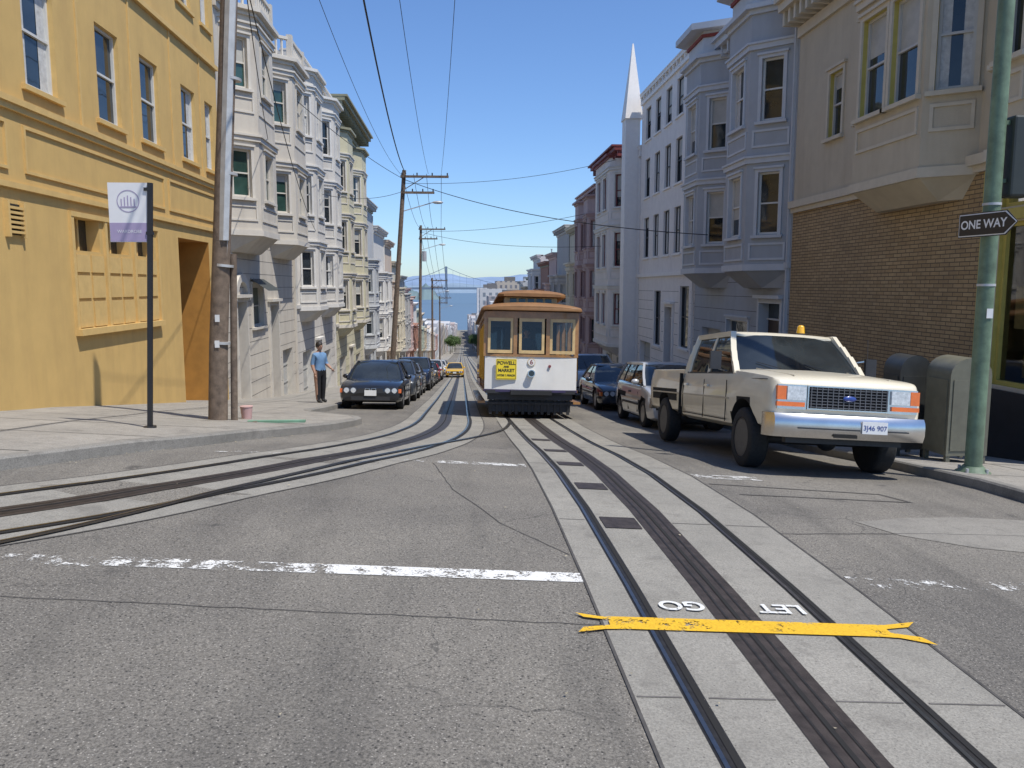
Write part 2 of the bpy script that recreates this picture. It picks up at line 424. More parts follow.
def seam(pts,w=.007,z=.0045,j=.006):
    p=[]
    for a,b in zip(pts,pts[1:]):
        n=max(2,int((Vector(b)-Vector(a)).length/.12))
        for i in range(n): p.append((a[0]+(b[0]-a[0])*i/n+random.uniform(-j,j),a[1]+(b[1]-a[1])*i/n+random.uniform(-j,j)))
    p.append(pts[-1]); ribbon(m,'tar',TAR,p,-w,w,z)
seam([(-4.5,4.55),(-2.6,4.5),(-.8,4.42),(.8,4.36)],.0035,j=.010)
seam([(2.75,8.55),(4.6,8.35),(4.75,7.95),(2.9,8.0)],.016)
seam([(2.7,6.4),(4.2,6.6),(6.0,6.7)],.006)
seam([(-.35,9.2),(-.1,7.6),(.3,6.4),(.78,5.6)],.004)
ribbon(m,'tar',TAR,[(.803,y) for y in fr(1,18,.25)],-.011,.006,.0075)
ribbon(m,'tar',TAR,[(2.68,y) for y in fr(1,18,.25)],-.006,.012,.0075)
ribbon(m,'tar',TAR,Bp,.85,.872,.0055); ribbon(m,'tar',TAR,Bp,-.872,-.855,.0055)
m.finish((0,0,0))
LIGHTP=concrete('pale_repair',(.24,.225,.195),(.31,.29,.25))
def blobpatch(name,pts,mat,z):
    cx=sum(p[0] for p in pts)/len(pts); cy=sum(p[1] for p in pts)/len(pts); V=[];F=[]
    K=10;n=len(pts)
    for k in range(K+1):
        for x,y in pts:
            X=cx+(x-cx)*k/K; Y=cy+(y-cy)*k/K; V.append((X,Y,G(X,Y)+z))
    for k in range(K):
        for i in range(n): j=(i+1)%n; F.append((k*n+i,k*n+j,(k+1)*n+j,(k+1)*n+i))
    b=Bd(name); b.add('surface',mat,V,F); b.finish((0,0,0))
blobpatch('road_patch',[(3.6,6.9),(4.2,7.15),(4.9,7.3),(5.6,7.25),(6.0,7.1),(6.4,6.5),(5.9,6.3),(5.4,6.2),(4.8,6.1),(4.3,6.2),(3.8,6.5)],LIGHTP,.004)

# ------------------------------------------------------------------ facade system
class Fr:
    def __init__(s,p0,p1):
        s.o=Vector(p0); d=Vector(p1)-Vector(p0); s.w=d.length; s.d=d.normalized(); s.n=Vector((s.d.y,-s.d.x))
    def P(s,a,z,n=0):
        q=s.o+s.d*a+s.n*n; return (q.x,q.y,z)
def qb(B,part,mat,f,s0,s1,z0,z1,n0,n1):
    B.add(part,mat,[f.P(s0,z0,n0),f.P(s1,z0,n0),f.P(s1,z0,n1),f.P(s0,z0,n1),f.P(s0,z1,n0),f.P(s1,z1,n0),f.P(s1,z1,n1),f.P(s0,z1,n1)],
          [(0,3,2,1),(4,5,6,7),(0,1,5,4),(1,2,6,5),(2,3,7,6),(3,0,4,7)])
WOODDK=M('door_dark_wood',(.05,.03,.02),.5,8,.3)
def facade(B,f,z0,z1,ops,wall,trim,sash=None,far=False,wpart='walls',casing=True):
    sash=sash or trim
    S=sorted(set([0,f.w]+[o[k] for o in ops for k in (0,1)])); Zs=sorted(set([z0,z1]+[o[k] for o in ops for k in (2,3)]))
    for a,b in zip(S,S[1:]):
        for c,d in zip(Zs,Zs[1:]):
            mx,mz=(a+b)/2,(c+d)/2
            if any(o[0]<mx<o[1] and o[2]<mz<o[3] for o in ops): continue
            B.add(wpart,wall,[f.P(a,c),f.P(b,c),f.P(b,d),f.P(a,d)],[(0,1,2,3)])
    for o in ops:
        a,b,c,d=o[:4]; kind=o[4] if len(o)>4 else 'win'
        D=.14 if kind in('win','shop','grn') else (1.5 if kind=='porch' else .25)
        for q in ([(a,c),(b,c)],[(b,c),(b,d)],[(b,d),(a,d)],[(a,d),(a,c)]):
            B.add('reveals' if kind!='porch' else 'porch_walls',trim if kind!='porch' else o[5],[f.P(q[0][0],q[0][1]),f.P(q[1][0],q[1][1]),f.P(q[1][0],q[1][1],-D),f.P(q[0][0],q[0][1],-D)],[(0,1,2,3)])
        def pane(part,mat,s0,s1,zz0,zz1,n): B.add(part,mat,[f.P(s0,zz0,n),f.P(s1,zz0,n),f.P(s1,zz1,n),f.P(s0,zz1,n)],[(0,1,2,3)])
        if kind in('win','grn'):
            pane('glass' if kind=='win' else 'glass_green',GL if kind=='win' else GLG,a,b,c,d,-D)
            w=.055; h=d-c
            r=random.random()
            if kind=='win':
                if r<.38: pane('blinds',BLIND,a+w,b-w,d-h*random.choice((.25,.4,.5,.7)),d-w,-D+.006)
                elif r<.58:
                    pane('curtains',CURT,a+w,a+w+(b-a)*.25,c+w,d-w,-D+.006); pane('curtains',CURT,b-w-(b-a)*.25,b-w,c+w,d-w,-D+.006)
            elif r<.5: pane('blinds',BLIND,a+w,b-w,d-h*random.choice((.2,.35,.5)),d-w,-D+.006)
            for q in ((a,a+w,c,d),(b-w,b,c,d),(a+w,b-w,c,c+w),(a+w,b-w,d-w,d),(a+w,b-w,c+h*.49,c+h*.49+w*.8)):
                qb(B,'window_sashes',sash,f,*q,-D,-D+.05)
            cw=.09
            if casing:
                for q in ((a-cw,a,c-.03,d+cw),(b,b+cw,c-.03,d+cw)): qb(B,'casings',trim,f,*q,0,.04)
                qb(B,'casings',trim,f,a,b,d,d+cw,0,.038)
                qb(B,'casings',trim,f,a-cw-.04,b+cw+.04,d+cw,d+cw+.06,0,.09)
            qb(B,'sills',trim,f,a-cw-.05,b+cw+.05,c-.11,c-.03,0,.11 if casing else .07)
        elif kind=='shop':
            pane('shop_glass',SHOPG,a,b,c,d,-D)
            pane('shop_interior',M('shop_interior',(.20,.17,.11),.8,2.2,.7),a-.02,b+.02,c-.02,d+.02,-1.6)
            for q0,q1 in (((a,c),(b,c)),((b,c),(b,d)),((b,d),(a,d)),((a,d),(a,c))):
                B.add('shop_inner_walls',M('shop_inner_wall',(.35,.32,.24),.8),[f.P(q0[0],q0[1],-D-.01),f.P(q1[0],q1[1],-D-.01),f.P(q1[0],q1[1],-1.6),f.P(q0[0],q0[1],-1.6)],[(0,1,2,3)])
            for q in ((a,a+.07,c,d),(b-.07,b,c,d),(a+.07,b-.07,c,c+.07),(a+.07,b-.07,d-.07,d)): qb(B,'shop_frames',sash,f,*q,-D,-D+.07)
        elif kind=='garage':
            pane('garage_door',M('garage_door_paint',(.42,.42,.40),.6,5,.08,grime=.3),a,b,c,d,-D)
            n=4
            for i in range(1,n): qb(B,'garage_ribs',M('garage_rib',(.3,.3,.29),.6),f,a,b,c+(d-c)*i/n-.02,c+(d-c)*i/n+.02,-D,-D+.03)
        elif kind=='door':
            pane('door',WOODDK,a,b,c,d-.5,-D); pane('transom',GL,a,b,d-.45,d,-D)
            qb(B,'door_rail',trim,f,a,b,d-.5,d-.45,-D,-D+.06)
            qb(B,'casings',trim,f,a-.14,a,c,d+.14,0,.07); qb(B,'casings',trim,f,b,b+.14,c,d+.14,0,.07); qb(B,'casings',trim,f,a,b,d,d+.14,0,.065)
            qb(B,'casings',trim,f,a-.2,b+.2,d+.14,d+.24,0,.2)
        elif kind in('dark','porch'):
            pane('recess' if kind=='dark' else 'porch_back',o[5] if len(o)>5 else DARK,a,b,c,d,-D)
def bay(B,f,s0,s1,dep,ch,z0,z1,floors,nf,wall,trim,kind='win',corb=.55,sash=None,topm=None):
    P=[(s0,-.02),(s0+ch,dep),(s1-ch,dep),(s1,-.02)]
    W=lambda s,n: tuple((f.o+f.d*s+f.n*n))
    pts=[W(*q) for q in P]
    for i in range(3):
        g=Fr(pts[i],pts[i+1]); ops=[]
        n=nf if i==1 else 1
        ww=.82 if i==1 else min(.6,g.w-.3)
        if g.w<.55: n=0
        if i==1: ww=min(1.0,(g.w-.2*(n+1))/max(n,1))
        gap=(g.w-n*ww)/(n+1) if n else 0
        for (c,d) in floors:
            for k in range(n):
                a=gap+k*(ww+gap); ops.append((a,a+ww,c,d,kind))
        facade(B,g,z0,z1,ops,wall,trim,sash,wpart='bay_walls')
        for (c,d) in floors:
            if g.w>.7:
                qb(B,'bay_panels',trim,g,.12,g.w-.12,c-.72,c-.66,0,.03); qb(B,'bay_panels',trim,g,.12,g.w-.12,c-.30,c-.24,0,.03)
                qb(B,'bay_panels',trim,g,.12,.18,c-.66,c-.30,0,.028); qb(B,'bay_panels',trim,g,g.w-.18,g.w-.12,c-.66,c-.30,0,.028)
    def poly(e): return [W(s0-e,-.02),W(s0+ch-e*.5,dep+e),W(s1-ch+e*.5,dep+e),W(s1+e,-.02)]
    for k,(c,d) in enumerate(floors):
        B.prism('bay_bands',trim,poly(.07),d+.26,d+.40); B.prism('bay_bands',trim,poly(.12),d+.40,d+.46)
    B.prism('bay_bands',trim,poly(.05),z0-.06,z0+.12)
    B.prism('bay_corbels',wall,[W(s0+.35,-.02),W(s0+ch+.15,dep*.35),W(s1-ch-.15,dep*.35),W(s1-.35,-.02)],z0-corb,z0-.06,poly(-.02))
    B.prism('bay_top',topm or trim,poly(.08),z1,z1+.12); B.prism('bay_top',topm or trim,poly(.22),z1+.12,z1+.24)
def cornice(B,f,z,trim,s0=0,s1=None,proj=.5,h=.55,brk=.6,dep0=-.3,acc=None):
    s1=f.w if s1 is None else s1
    qb(B,'frieze',acc or trim,f,s0,s1,z-h,z-h*.72,0,.09)
    qb(B,'cornice',trim,f,s0,s1,z-h*.35,z-h*.12,dep0,proj*.85)
    qb(B,'cornice',trim,f,s0-.02,s1+.02,z-h*.12,z,dep0,proj)
    n=max(2,int((s1-s0)/brk))
    for i in range(n+1):
        a=s0+.05+(s1-s0-.22)*i/n
        qb(B,'brackets',trim,f,a,a+.12,z-h*.72,z-h*.35,0,proj*.7)
ROOF=M('roof_gravel',(.16,.155,.15),.95,3,.2)
GALV=M('galvanised_conduit',(.50,.50,.49),.5,6,.15,metal=.3,grime=.3)
def shell(B,side,y0,y1,zb,zt,wall,roofm,depth=13):
    xf=-7 if side<0 else 9; xb=xf+side*depth
    xi=xf+side*.001
    B.add('side_walls',wall,[(xi,y0,zb),(xb,y0,zb),(xb,y0,zt),(xi,y0,zt),(xi,y1,zb),(xb,y1,zb),(xb,y1,zt),(xi,y1,zt)],[(0,1,2,3),(4,5,6,7),(1,5,6,2)])
    B.add('roof',roofm,[(xi,y0,zt-.25),(xb,y0,zt-.25),(xb,y1,zt-.25),(xi,y1,zt-.25)],[(0,1,2,3)])
    # rooftop vents and flue
    xv=xf+side*1.6; yv=y0+(y1-y0)*.35
    B.cyl('roof_flues',GALV,(xv,yv,zt-.3),(xv,yv,zt+.75),.07,n=8); B.cyl('roof_flues',GALV,(xv,yv,zt+.75),(xv,yv,zt+.85),.12,n=8)
    B.box('roof_chimney',wall,xv+side*1.5-.3,xv+side*1.5+.3,yv+1.2,yv+1.8,zt-.3,zt+.8)
def wallm(tag,c,gr=.35): return M('stucco_'+tag,c,.85,2.5,.05,.25,grime=gr,bsc=60)
def front(side,y0,y1):
    return Fr((-7,y0),(-7,y1)) if side<0 else Fr((9,y1),(9,y0))
def house(name,side,y0,y1,zt,wall,trim,bays,floors,wins,ground,proj=.5,acc=None,sash=None,kind='win',cornh=.55,roofm=None,casing=True,sidewall=None,topm=None):
    B=Bd(name); y0+=.02;y1-=.02; f=front(side,y0,y1)
    S=(lambda y:y-y0) if side<0 else (lambda y:y1-y)
    def rng(a,b):
        p,q=S(a),S(b); return (min(p,q),max(p,q))
    zb=min(G(0,y1),G(0,y0))-1.2
    ops=[]
    for yc,w in wins:
        for c,d in floors: ops.append((*rng(yc-w/2,yc+w/2),c,d,kind))
    for gd in ground:
        a,b=rng(gd[0],gd[1]); ops.append((a,b,*gd[2:]))
    facade(B,f,zb,zt,ops,wall,trim,sash,casing=casing)
    shell(B,side,y0,y1,zb,zt,sidewall or wall,roofm or ROOF)
    for (ya,yb,dep,ch,z0,z1,nf,fl) in bays:
        a,b=rng(ya,yb); bay(B,f,a,b,dep,ch,z0,z1,fl,nf,wall,trim,kind,sash=sash,topm=topm)
    cornice(B,f,zt+.08,topm or trim,proj=proj,h=cornh,acc=acc)
    zf=floors[0][0]-.95
    qb(B,'belt_course',trim,f,0,f.w,zf,zf+.16,0,.10)
    zz=G(f.P(0,0)[0],(y0+y1)/2)+.5
    while zz<zf-.3:
        a0=0
        for o in sorted([o for o in ops if o[2]<zz<o[3]],key=lambda q:q[0]):
            qb(B,'base_grooves',TAR,f,a0,max(a0+.01,o[0]-.22),zz,zz+.014,0,.003); a0=o[1]+.22
        if a0<f.w-.05: qb(B,'base_grooves',TAR,f,a0,f.w,zz,zz+.014,0,.003)
        zz+=.45
    qb(B,'downpipe',trim,f,f.w-.16,f.w-.08,zb,zt-.6,0.004,.09)
    return B
# ------------------------------------------------------------------ YELLOW BUILDING
YEL=wallm('ochre_yellow',(.58,.385,.135),.34); YELT=M('ochre_trim',(.60,.405,.15),.75,5,.08,.1)
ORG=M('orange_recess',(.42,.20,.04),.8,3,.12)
WFR=M('white_sash',(.60,.59,.55),.5,5,.06)
B=Bd('yellow_stucco_building'); f=front(-1,7.0,24.2)
S=lambda y:y-7.0
ops=[]
for yc in (8.6,11.6,14.35,17.0,19.15,21.75,23.45):
    w=1.05 if yc<23 else .7
    ops.append((S(yc-w/2),S(yc+w/2),5.15,6.95,'win'))
    ops.append((S(yc-w/2),S(yc+w/2),9.0,10.8,'win'))
for k in range(3): ops.append((S(15.05+k*1.36),S(15.05+k*1.36+1.1),2.55,3.15,'dark',GL))
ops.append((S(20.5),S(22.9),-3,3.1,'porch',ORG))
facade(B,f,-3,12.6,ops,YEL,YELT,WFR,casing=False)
B.box('rear_block',YEL,-20,-8.7,7.0,24.2,-3,12.4)
B.add('roof_cap',YEL,[(-7.02,7,12.39),(-8.7,7,12.39),(-8.7,24.2,12.39),(-7.02,24.2,12.39)],[(0,1,2,3)])
B.add('side_walls',YEL,[(-7,7,-3),(-8.7,7,-3),(-8.7,7,12.6),(-7,7,12.6),(-7,24.2,-3),(-8.7,24.2,-3),(-8.7,24.2,12.6),(-7,24.2,12.6)],[(0,1,2,3),(4,5,6,7)])
cornice(B,f,12.7,YELT,proj=.5)
for z,h,n in ((4.72,.10,.10),(4.62,.10,.06),(3.42,.09,.07)): qb(B,'string_courses',YELT,f,0,17.2,z,z+h,0,n)
qb(B,'string_courses',YELT,f,0,17.2,8.0,8.12,0,.09)
for a,b in ((7.4,13.1),(13.6,19.7),(20.0,23.9)):
    a,b=S(a),S(b)
    for q in ((a,b,4.40,4.45),(a,b,3.70,3.75),(a,a+.05,3.75,4.40),(b-.05,b,3.75,4.40)): qb(B,'panel_mouldings',YELT,f,*q,0,.035)
for i,yc in enumerate((10.1,13.0,15.7,18.1,20.5,22.7)): 
    qb(B,'wall_strips',YELT,f,S(yc)-.03,S(yc)+.03,4.82,8.0,0,.025)
a=S(14.95); b=a+4.1
qb(B,'shutter_frame',YELT,f,a,b,1.0,1.12,0,.12)
qb(B,'shutter_frame',YELT,f,a,b,3.15,3.24,0,.06)
for k in range(4):
    x=a+k*1.36; qb(B,'shutter_frame',YELT,f,x,x+.10,1.12,3.15,0,.05)
for k in range(3):
    x=a+.11+k*1.36
    for z0,z1 in ((1.14,1.62),(1.68,2.10),(2.16,2.48)):
        qb(B,'shutter_panels',YELT,f,x+.05,x+.57,z0,z1,0,.03); qb(B,'shutter_panels',YELT,f,x+.65,x+1.17,z0,z1,0,.03)
for k in range(3): qb(B,'window_mullions',YELT,f,S(15.05+k*1.36)+.52,S(15.05+k*1.36)+.58,2.55,3.15,-.24,-.15)
for k in range(6): qb(B,'vent',YELT,f,S(12.95),S(13.35),2.72+k*.075,2.76+k*.075,0,.07)
qb(B,'vent_back',DARK,f,S(12.95),S(13.35),2.70,3.18,0,.01)
for q in ((12.9,12.95,2.66,3.22),(13.35,13.4,2.66,3.22)): qb(B,'vent',YELT,f,S(q[0]),S(q[1]),q[2],q[3],0,.08)
qb(B,'door',WOODDK,f,S(21.0),S(22.0),-3,1.0,-1.49,-1.44)
B.finish()

# ------------------------------------------------------------------ LEFT ROW
CRM=wallm('cream_white',(.54,.495,.42),.45); CRT=M('cream_trim',(.58,.54,.47),.7,5,.06,grime=.25)
B=house('bay_windowed_apartment_house',-1,24.2,34.2,10.3,CRM,CRT,
  [(24.7,28.5,.85,.8,3.5,9.9,1,[(4.6,6.0),(7.8,9.25)]),(30.0,33.8,.85,.8,3.5,9.9,1,[(4.6,6.0),(7.8,9.25)])],
  [(4.6,6.0),(7.8,9.25)],[(29.25,.7)],
  [(25.3,26.4,-2.6,1.4,'door'),(27.3,28.7,.55,1.9,'grn'),(29.6,30.8,-3.2,1.2,'door'),(31.6,33.4,-3.4,-.6,'garage')],kind='grn',proj=.35)
f=front(-1,24.22,34.18)
for k in range(8):
    a0=math.pi*k/8; a1=math.pi*(k+1)/8
    p=lambda a,r:(25.85-24.22+math.cos(a)*r,1.45+math.sin(a)*r)
    q=[p(a0,.6),p(a0,.85),p(a1,.85),p(a1,.6)]
    B.add('door_arch',CRT,[f.P(x,z,n) for n in (0,.12) for x,z in q],[(4,5,6,7),(0,1,5,4),(1,2,6,5),(2,3,7,6),(3,0,4,7)])
AWN=M('dark_awning',(.05,.055,.05),.7)
B.add('awning',AWN,[f.P(27.1-24.22,2.15,.02),f.P(28.9-24.22,2.15,.02),f.P(28.9-24.22,1.75,.6),f.P(27.1-24.22,1.75,.6)],[(0,1,2,3)])
def balus(B,pts,z,h,mat):
    for a,b in zip(pts,pts[1:]):
        g=Fr(a,b); qb(B,'balustrade_rail',mat,g,0,g.w,z,z+.08,-.12,0); qb(B,'balustrade_rail',mat,g,0,g.w,z+h-.1,z+h,-.14,.02)
        n=max(1,int(g.w/.22))
        for i in range(n):
            x=(i+.5)*g.w/n; c=g.P(x,0,-.06); B.cyl('balusters',mat,(c[0],c[1],z+.08),(c[0],c[1],z+h-.1),.05,n=6)
        for x in (0,g.w): c=g.P(x,0,-.06); B.box('balustrade_posts',mat,c[0]-.09,c[0]+.09,c[1]-.09,c[1]+.09,z,z+h+.08)
for ya,yb in ((24.7,28.5),(30,33.8)):
    balus(B,[(-7.2,ya),(-6.15,ya+.8),(-6.15,yb-.8),(-7.2,yb)],10.15,.75,CRT)
balus(B,[(-6.95,28.5),(-6.95,30.0)],10.4,.6,CRT)
B.finish()
W2=wallm('warm_white',(.56,.53,.48),.4); T2=M('white_trim',(.62,.60,.56),.65,5,.05,grime=.2)
fl=[(1.9,3.4),(5.0,6.6),(8.3,9.9)]
house('white_apartment_house',-1,34.2,44.5,11.4,W2,T2,[(34.9,38.6,.75,.85,.9,10.8,1,fl),(40.2,43.9,.75,.85,.9,10.8,1,fl)],fl,[(39.4,.7)],
      [(35.5,37.6,-4.5,-1.0,'garage'),(38.8,39.9,-4.5,-.8,'door'),(41,43,-4.5,-1.4,'garage')],proj=.5).finish()
W3=wallm('olive_cream',(.52,.48,.33)); T3=M('olive_trim',(.25,.24,.16),.7,5,.06)
fl=[(.6,2.2),(3.9,5.5),(7.2,8.8)]
house('cream_apartment_house',-1,44.5,57,12.0,W3,CRT,[(45.5,49.2,.7,.8,-.4,10.4,1,fl),(52,55.8,.7,.8,-.4,10.4,1,fl)],fl,[(50.6,.8)],
      [(46,48.4,-5.5,-2.2,'garage'),(50,51.2,-5.5,-2,'door'),(53,55.4,-5.8,-2.6,'garage')],proj=1.0,acc=T3,cornh=.9,topm=T3).finish()
pal=[('pale_grey',(.44,.45,.45)),('white_a',(.58,.56,.52)),('peach',(.53,.43,.34)),('cream_b',(.54,.49,.38)),('grey_c',(.38,.37,.35)),
     ('pink_d',(.48,.36,.33)),('rust_e',(.32,.17,.12)),('white_f',(.60,.58,.55)),('sage_g',(.36,.39,.32)),('tan_h',(.44,.37,.27))]
def rowhouse(side,y0,y1,zt,ci):
    tag,c=pal[ci%len(pal)]; w=wallm(tag,c); tr=M('trim_'+tag,sc3(c,1.15),.7,5,.05)
    g=pz((y0+y1)/2); n=max(2,int((zt-g-1.0)/3.1)); fl=[]
    for k in range(1,n): 
        z=g+3.0+.8+(k-1)*3.0
        if z+1.6<zt-.5: fl.append((z,z+1.55))
    L=y1-y0
    if L>7.5: bays=[(y0+.6,y0+L*.42,.8,.75,fl[0][0]-1,fl[-1][1]+.6,1,fl),(y0+L*.58,y1-.6,.8,.75,fl[0][0]-1,fl[-1][1]+.6,1,fl)]; wins=[(y0+L*.5,.7)]
    else: bays=[(y0+.5,y0+L*.6,.8,.75,fl[0][0]-1,fl[-1][1]+.6,1,fl)]; wins=[(y0+L*.8,.85)]
    house('row_house',side,y0,y1,zt,w,tr,bays,fl,wins,[(y0+1,y0+3,g-1,g+2.3,'garage'),(y1-2.2,y1-1.2,g-1,g+2.2,'door')],proj=.5,acc=T3 if ci%3==0 else None).finish()
yy=57; tops=[8.0,6.6,6.0,4.3,3.0,1.6,.4,-.6,-1.8,-2.8,-4.2,-5.2,-6.4,-7.4,-8.6,-9.4,-10.5]
wd=[7.5,9,7,8.5,9.5,7.5,9,8,10,9,8,9,10,9,8,9,9]
for i,(tp,w) in enumerate(zip(tops,wd)):
    rowhouse(-1,yy,yy+w,tp,i); yy+=w
# ------------------------------------------------------------------ RIGHT ROW
BEI=wallm('beige',(.50,.44,.33)); BET=M('beige_trim',(.55,.49,.38),.7,5,.06); MUS=M('mustard_shopfront',(.48,.40,.10),.6,5,.1)
BLK=M('black_tile',(.02,.02,.022),.3,5,.2); SASH1=M('grey_white_sash',(.50,.49,.46),.5,5,.06)
B=Bd('corner_building'); y0,y1=10.9,21.5; f=Fr((9,y1),(9,y0)); S=lambda y:y1-y
def rg(a,b): return (S(b),S(a))
facade(B,Fr((9,13.4),(9,y0)),-2.5,4.0,[(13.4-13.0,13.4-11.1,.25,2.95,'shop'),(13.4-13.0,13.4-11.1,3.2,3.8,'shop')],BET,MUS,MUS,wpart='shop_wall')
facade(B,Fr((9,y1),(9,13.4)),-2.5,4.0,[],BRICK,BET,wpart='brick_wall')
ops=[(*rg(18.9,19.6),5.5,7.0,'win')]
facade(B,f,4.0,9.0,ops,BEI,BET,SASH1,wpart='walls')
B.add('side_walls',BEI,[(9.001,y0,-2.5),(22,y0,-2.5),(22,y0,9),(9.001,y0,9),(9.001,y1,-2.5),(22,y1,-2.5),(22,y1,9),(9.001,y1,9)],[(0,1,2,3),(4,5,6,7),(1,5,6,2)])
B.add('roof',ROOF,[(9.001,y0,8.8),(22,y0,8.8),(22,y1,8.8),(9.001,y1,8.8)],[(0,1,2,3)])
qb(B,'belt_course',BET,f,0,f.w,3.98,4.16,0,.16); qb(B,'belt_course',BET,f,0,f.w,3.86,3.98,0,.08)
qb(B,'base',BLK,f,S(13.4),f.w,-2.5,.18,0,.05)
qb(B,'shop_surround',MUS,f,S(13.42),S(13.25),.18,3.84,0,.06); qb(B,'shop_surround',MUS,f,S(13.25),f.w,2.98,3.16,0,.08)
for k in range(1,4): qb(B,'shop_mullions',MUS,f,S(13.0)+k*.475-.02,S(13.0)+k*.475+.02,3.2,3.8,-.14,-.06)
# window display
POST=M('poster_cream',(.55,.50,.36),.6,6,.15); 
qb(B,'shop_posters',POST,f,S(12.75),S(12.35),1.2,1.9,-.20,-.19); qb(B,'shop_posters',POST,f,S(12.1),S(11.6),.9,1.3,-.22,-.21)
qb(B,'display_shelf',MUS,f,S(12.9),S(11.2),.35,.75,-1.2,-.5)
for ya,yb in ((13.7,17.3),(10.95,12.9)):
    a,b=rg(ya,yb); bay(B,f,a,b,.75,.55,3.9,8.2,[(5.35,7.25)],2 if yb>14 else 1,BEI,BET,sash=SASH1,corb=.45)
cornice(B,f,9.35,BET,proj=.75,h=.95,brk=.35)
qb(B,'parapet',BET,f,0,f.w,9.0,9.3,-.2,.0)
B.finish()
BLU=wallm('grey_blue',(.37,.39,.41),.25); BLT=M('blue_trim',(.50,.52,.54),.65,5,.05)
REDF=M('red_frieze',(.22,.04,.03),.7)
fl=[(3.35,5.05),(6.45,8.1)]
B=house('blue_victorian_house',1,21.5,30.5,9.9,BLU,BLT,[(21.7,25.2,.95,.85,2.4,9.3,1,fl),(26.4,29.8,.95,.85,2.4,9.3,1,fl)],fl,[(25.8,.5)],
      [(22,23.6,-2.5,1.4,'door'),(24.6,26.6,-2.8,.8,'win'),(27.3,29.5,-3,.4,'garage')],proj=.7,cornh=.9,acc=REDF,sash=WFR)
f=Fr((9,30.48),(9,21.52))
for ya,yb in ((21.7,25.2),(26.4,29.8)):
    a,b=30.48-yb,30.48-ya
    W=lambda s,n: tuple((f.o+f.d*s+f.n*n))
    B.prism('bay_parapet',BLT,[W(a+.05,-.3),W(a+.85,.9),W(b-.85,.9),W(b-.05,-.3)],9.54,10.3)
    B.prism('bay_cornice',BLT,[W(a-.3,-.3),W(a+.7,1.35),W(b-.7,1.35),W(b+.3,-.3)],10.3,10.5)
    B.prism('bay_frieze',REDF,[W(a,-.3),W(a+.82,.97),W(b-.82,.97),W(b,-.3)],10.1,10.2)
B.finish()
WH=wallm('bright_white',(.76,.71,.66),.15); WHT=M('bright_trim',(.78,.74,.69),.7,5,.04); BLKS=M('black_sash',(.03,.03,.032),.5)
fl=[(.1,2.2),(3.3,5.2),(6.2,8.0),(8.9,10.4)]
B=house('white_apartment_house',1,30.5,40.3,11.2,WH,WHT,[],fl[1:],[(31.5,1.0),(33.3,1.0),(35.1,1.0),(37.0,1.0),(38.9,1.0)],
     [(31.3,32.6,-.6,1.9,'win'),(33.6,34.8,-3.8,1.0,'door'),(35.8,37,-.8,1.7,'win'),(37.6,39.8,-4,-.8,'garage')],proj=.15,sash=BLKS,casing=False)
B.finish()
B=house('gabled_white_house',1,40.3,42.5,8.8,WH,WHT,[],[(3.3,5.2),(6.2,8)],[(41.4,.6)],[(40.9,42,-4.3,-1.6,'door')],proj=.15,sash=BLKS,casing=False)
B.box('turret',WHT,8.25,8.98,40.6,41.5,-5,10.2)
B.prism('spire',WHT,[(8.2,40.5),(9.1,40.5),(9.1,41.6),(8.2,41.6)],10.2,13.9,[(8.6,41.0),(8.66,41.0),(8.66,41.06),(8.6,41.06)])
B.finish()
RD=M('burgundy_trim',(.18,.035,.035),.6,5,.1); W5=wallm('white_victorian',(.70,.65,.60))
fl=[(-.2,1.5),(3.0,4.8),(6.2,7.9)]
house('victorian_house',1,42.5,50.5,9.2,W5,T2,[(43,49.6,.9,1.0,-1.4,8.8,2,fl)],fl,[],[(43.5,45.8,-5.2,-2.2,'garage'),(47.5,48.7,-5.2,-2.2,'door')],proj=1.1,acc=RD,sash=RD,cornh=.8,topm=RD).finish()
MV=wallm('mauve',(.46,.35,.34)); MVT=M('mauve_trim',(.36,.24,.23),.65)
fl=[(-1.8,-.2),(1.2,2.9),(4.4,6.1)]
house('mauve_row_house',1,50.5,59,8.2,MV,MVT,[(51.2,54.4,.85,.8,-2.6,7.5,1,fl),(55.2,58.4,.85,.8,-2.6,7.5,1,fl)],fl,[],[(52,54.2,-6.2,-3.4,'garage'),(56.5,57.6,-6.2,-3.2,'door')],proj=.7,acc=RD,cornh=.8).finish()
yy=59; tops=[6.5,6.9,5.0,4.4,5.4,3.0,1.8,2.6,0,-1,.2,-3,-4,-5,-6,-7.4]
for i,(tp,w) in enumerate(zip(tops,wd)):
    rowhouse(1,yy,yy+w,tp,i+3); yy+=w

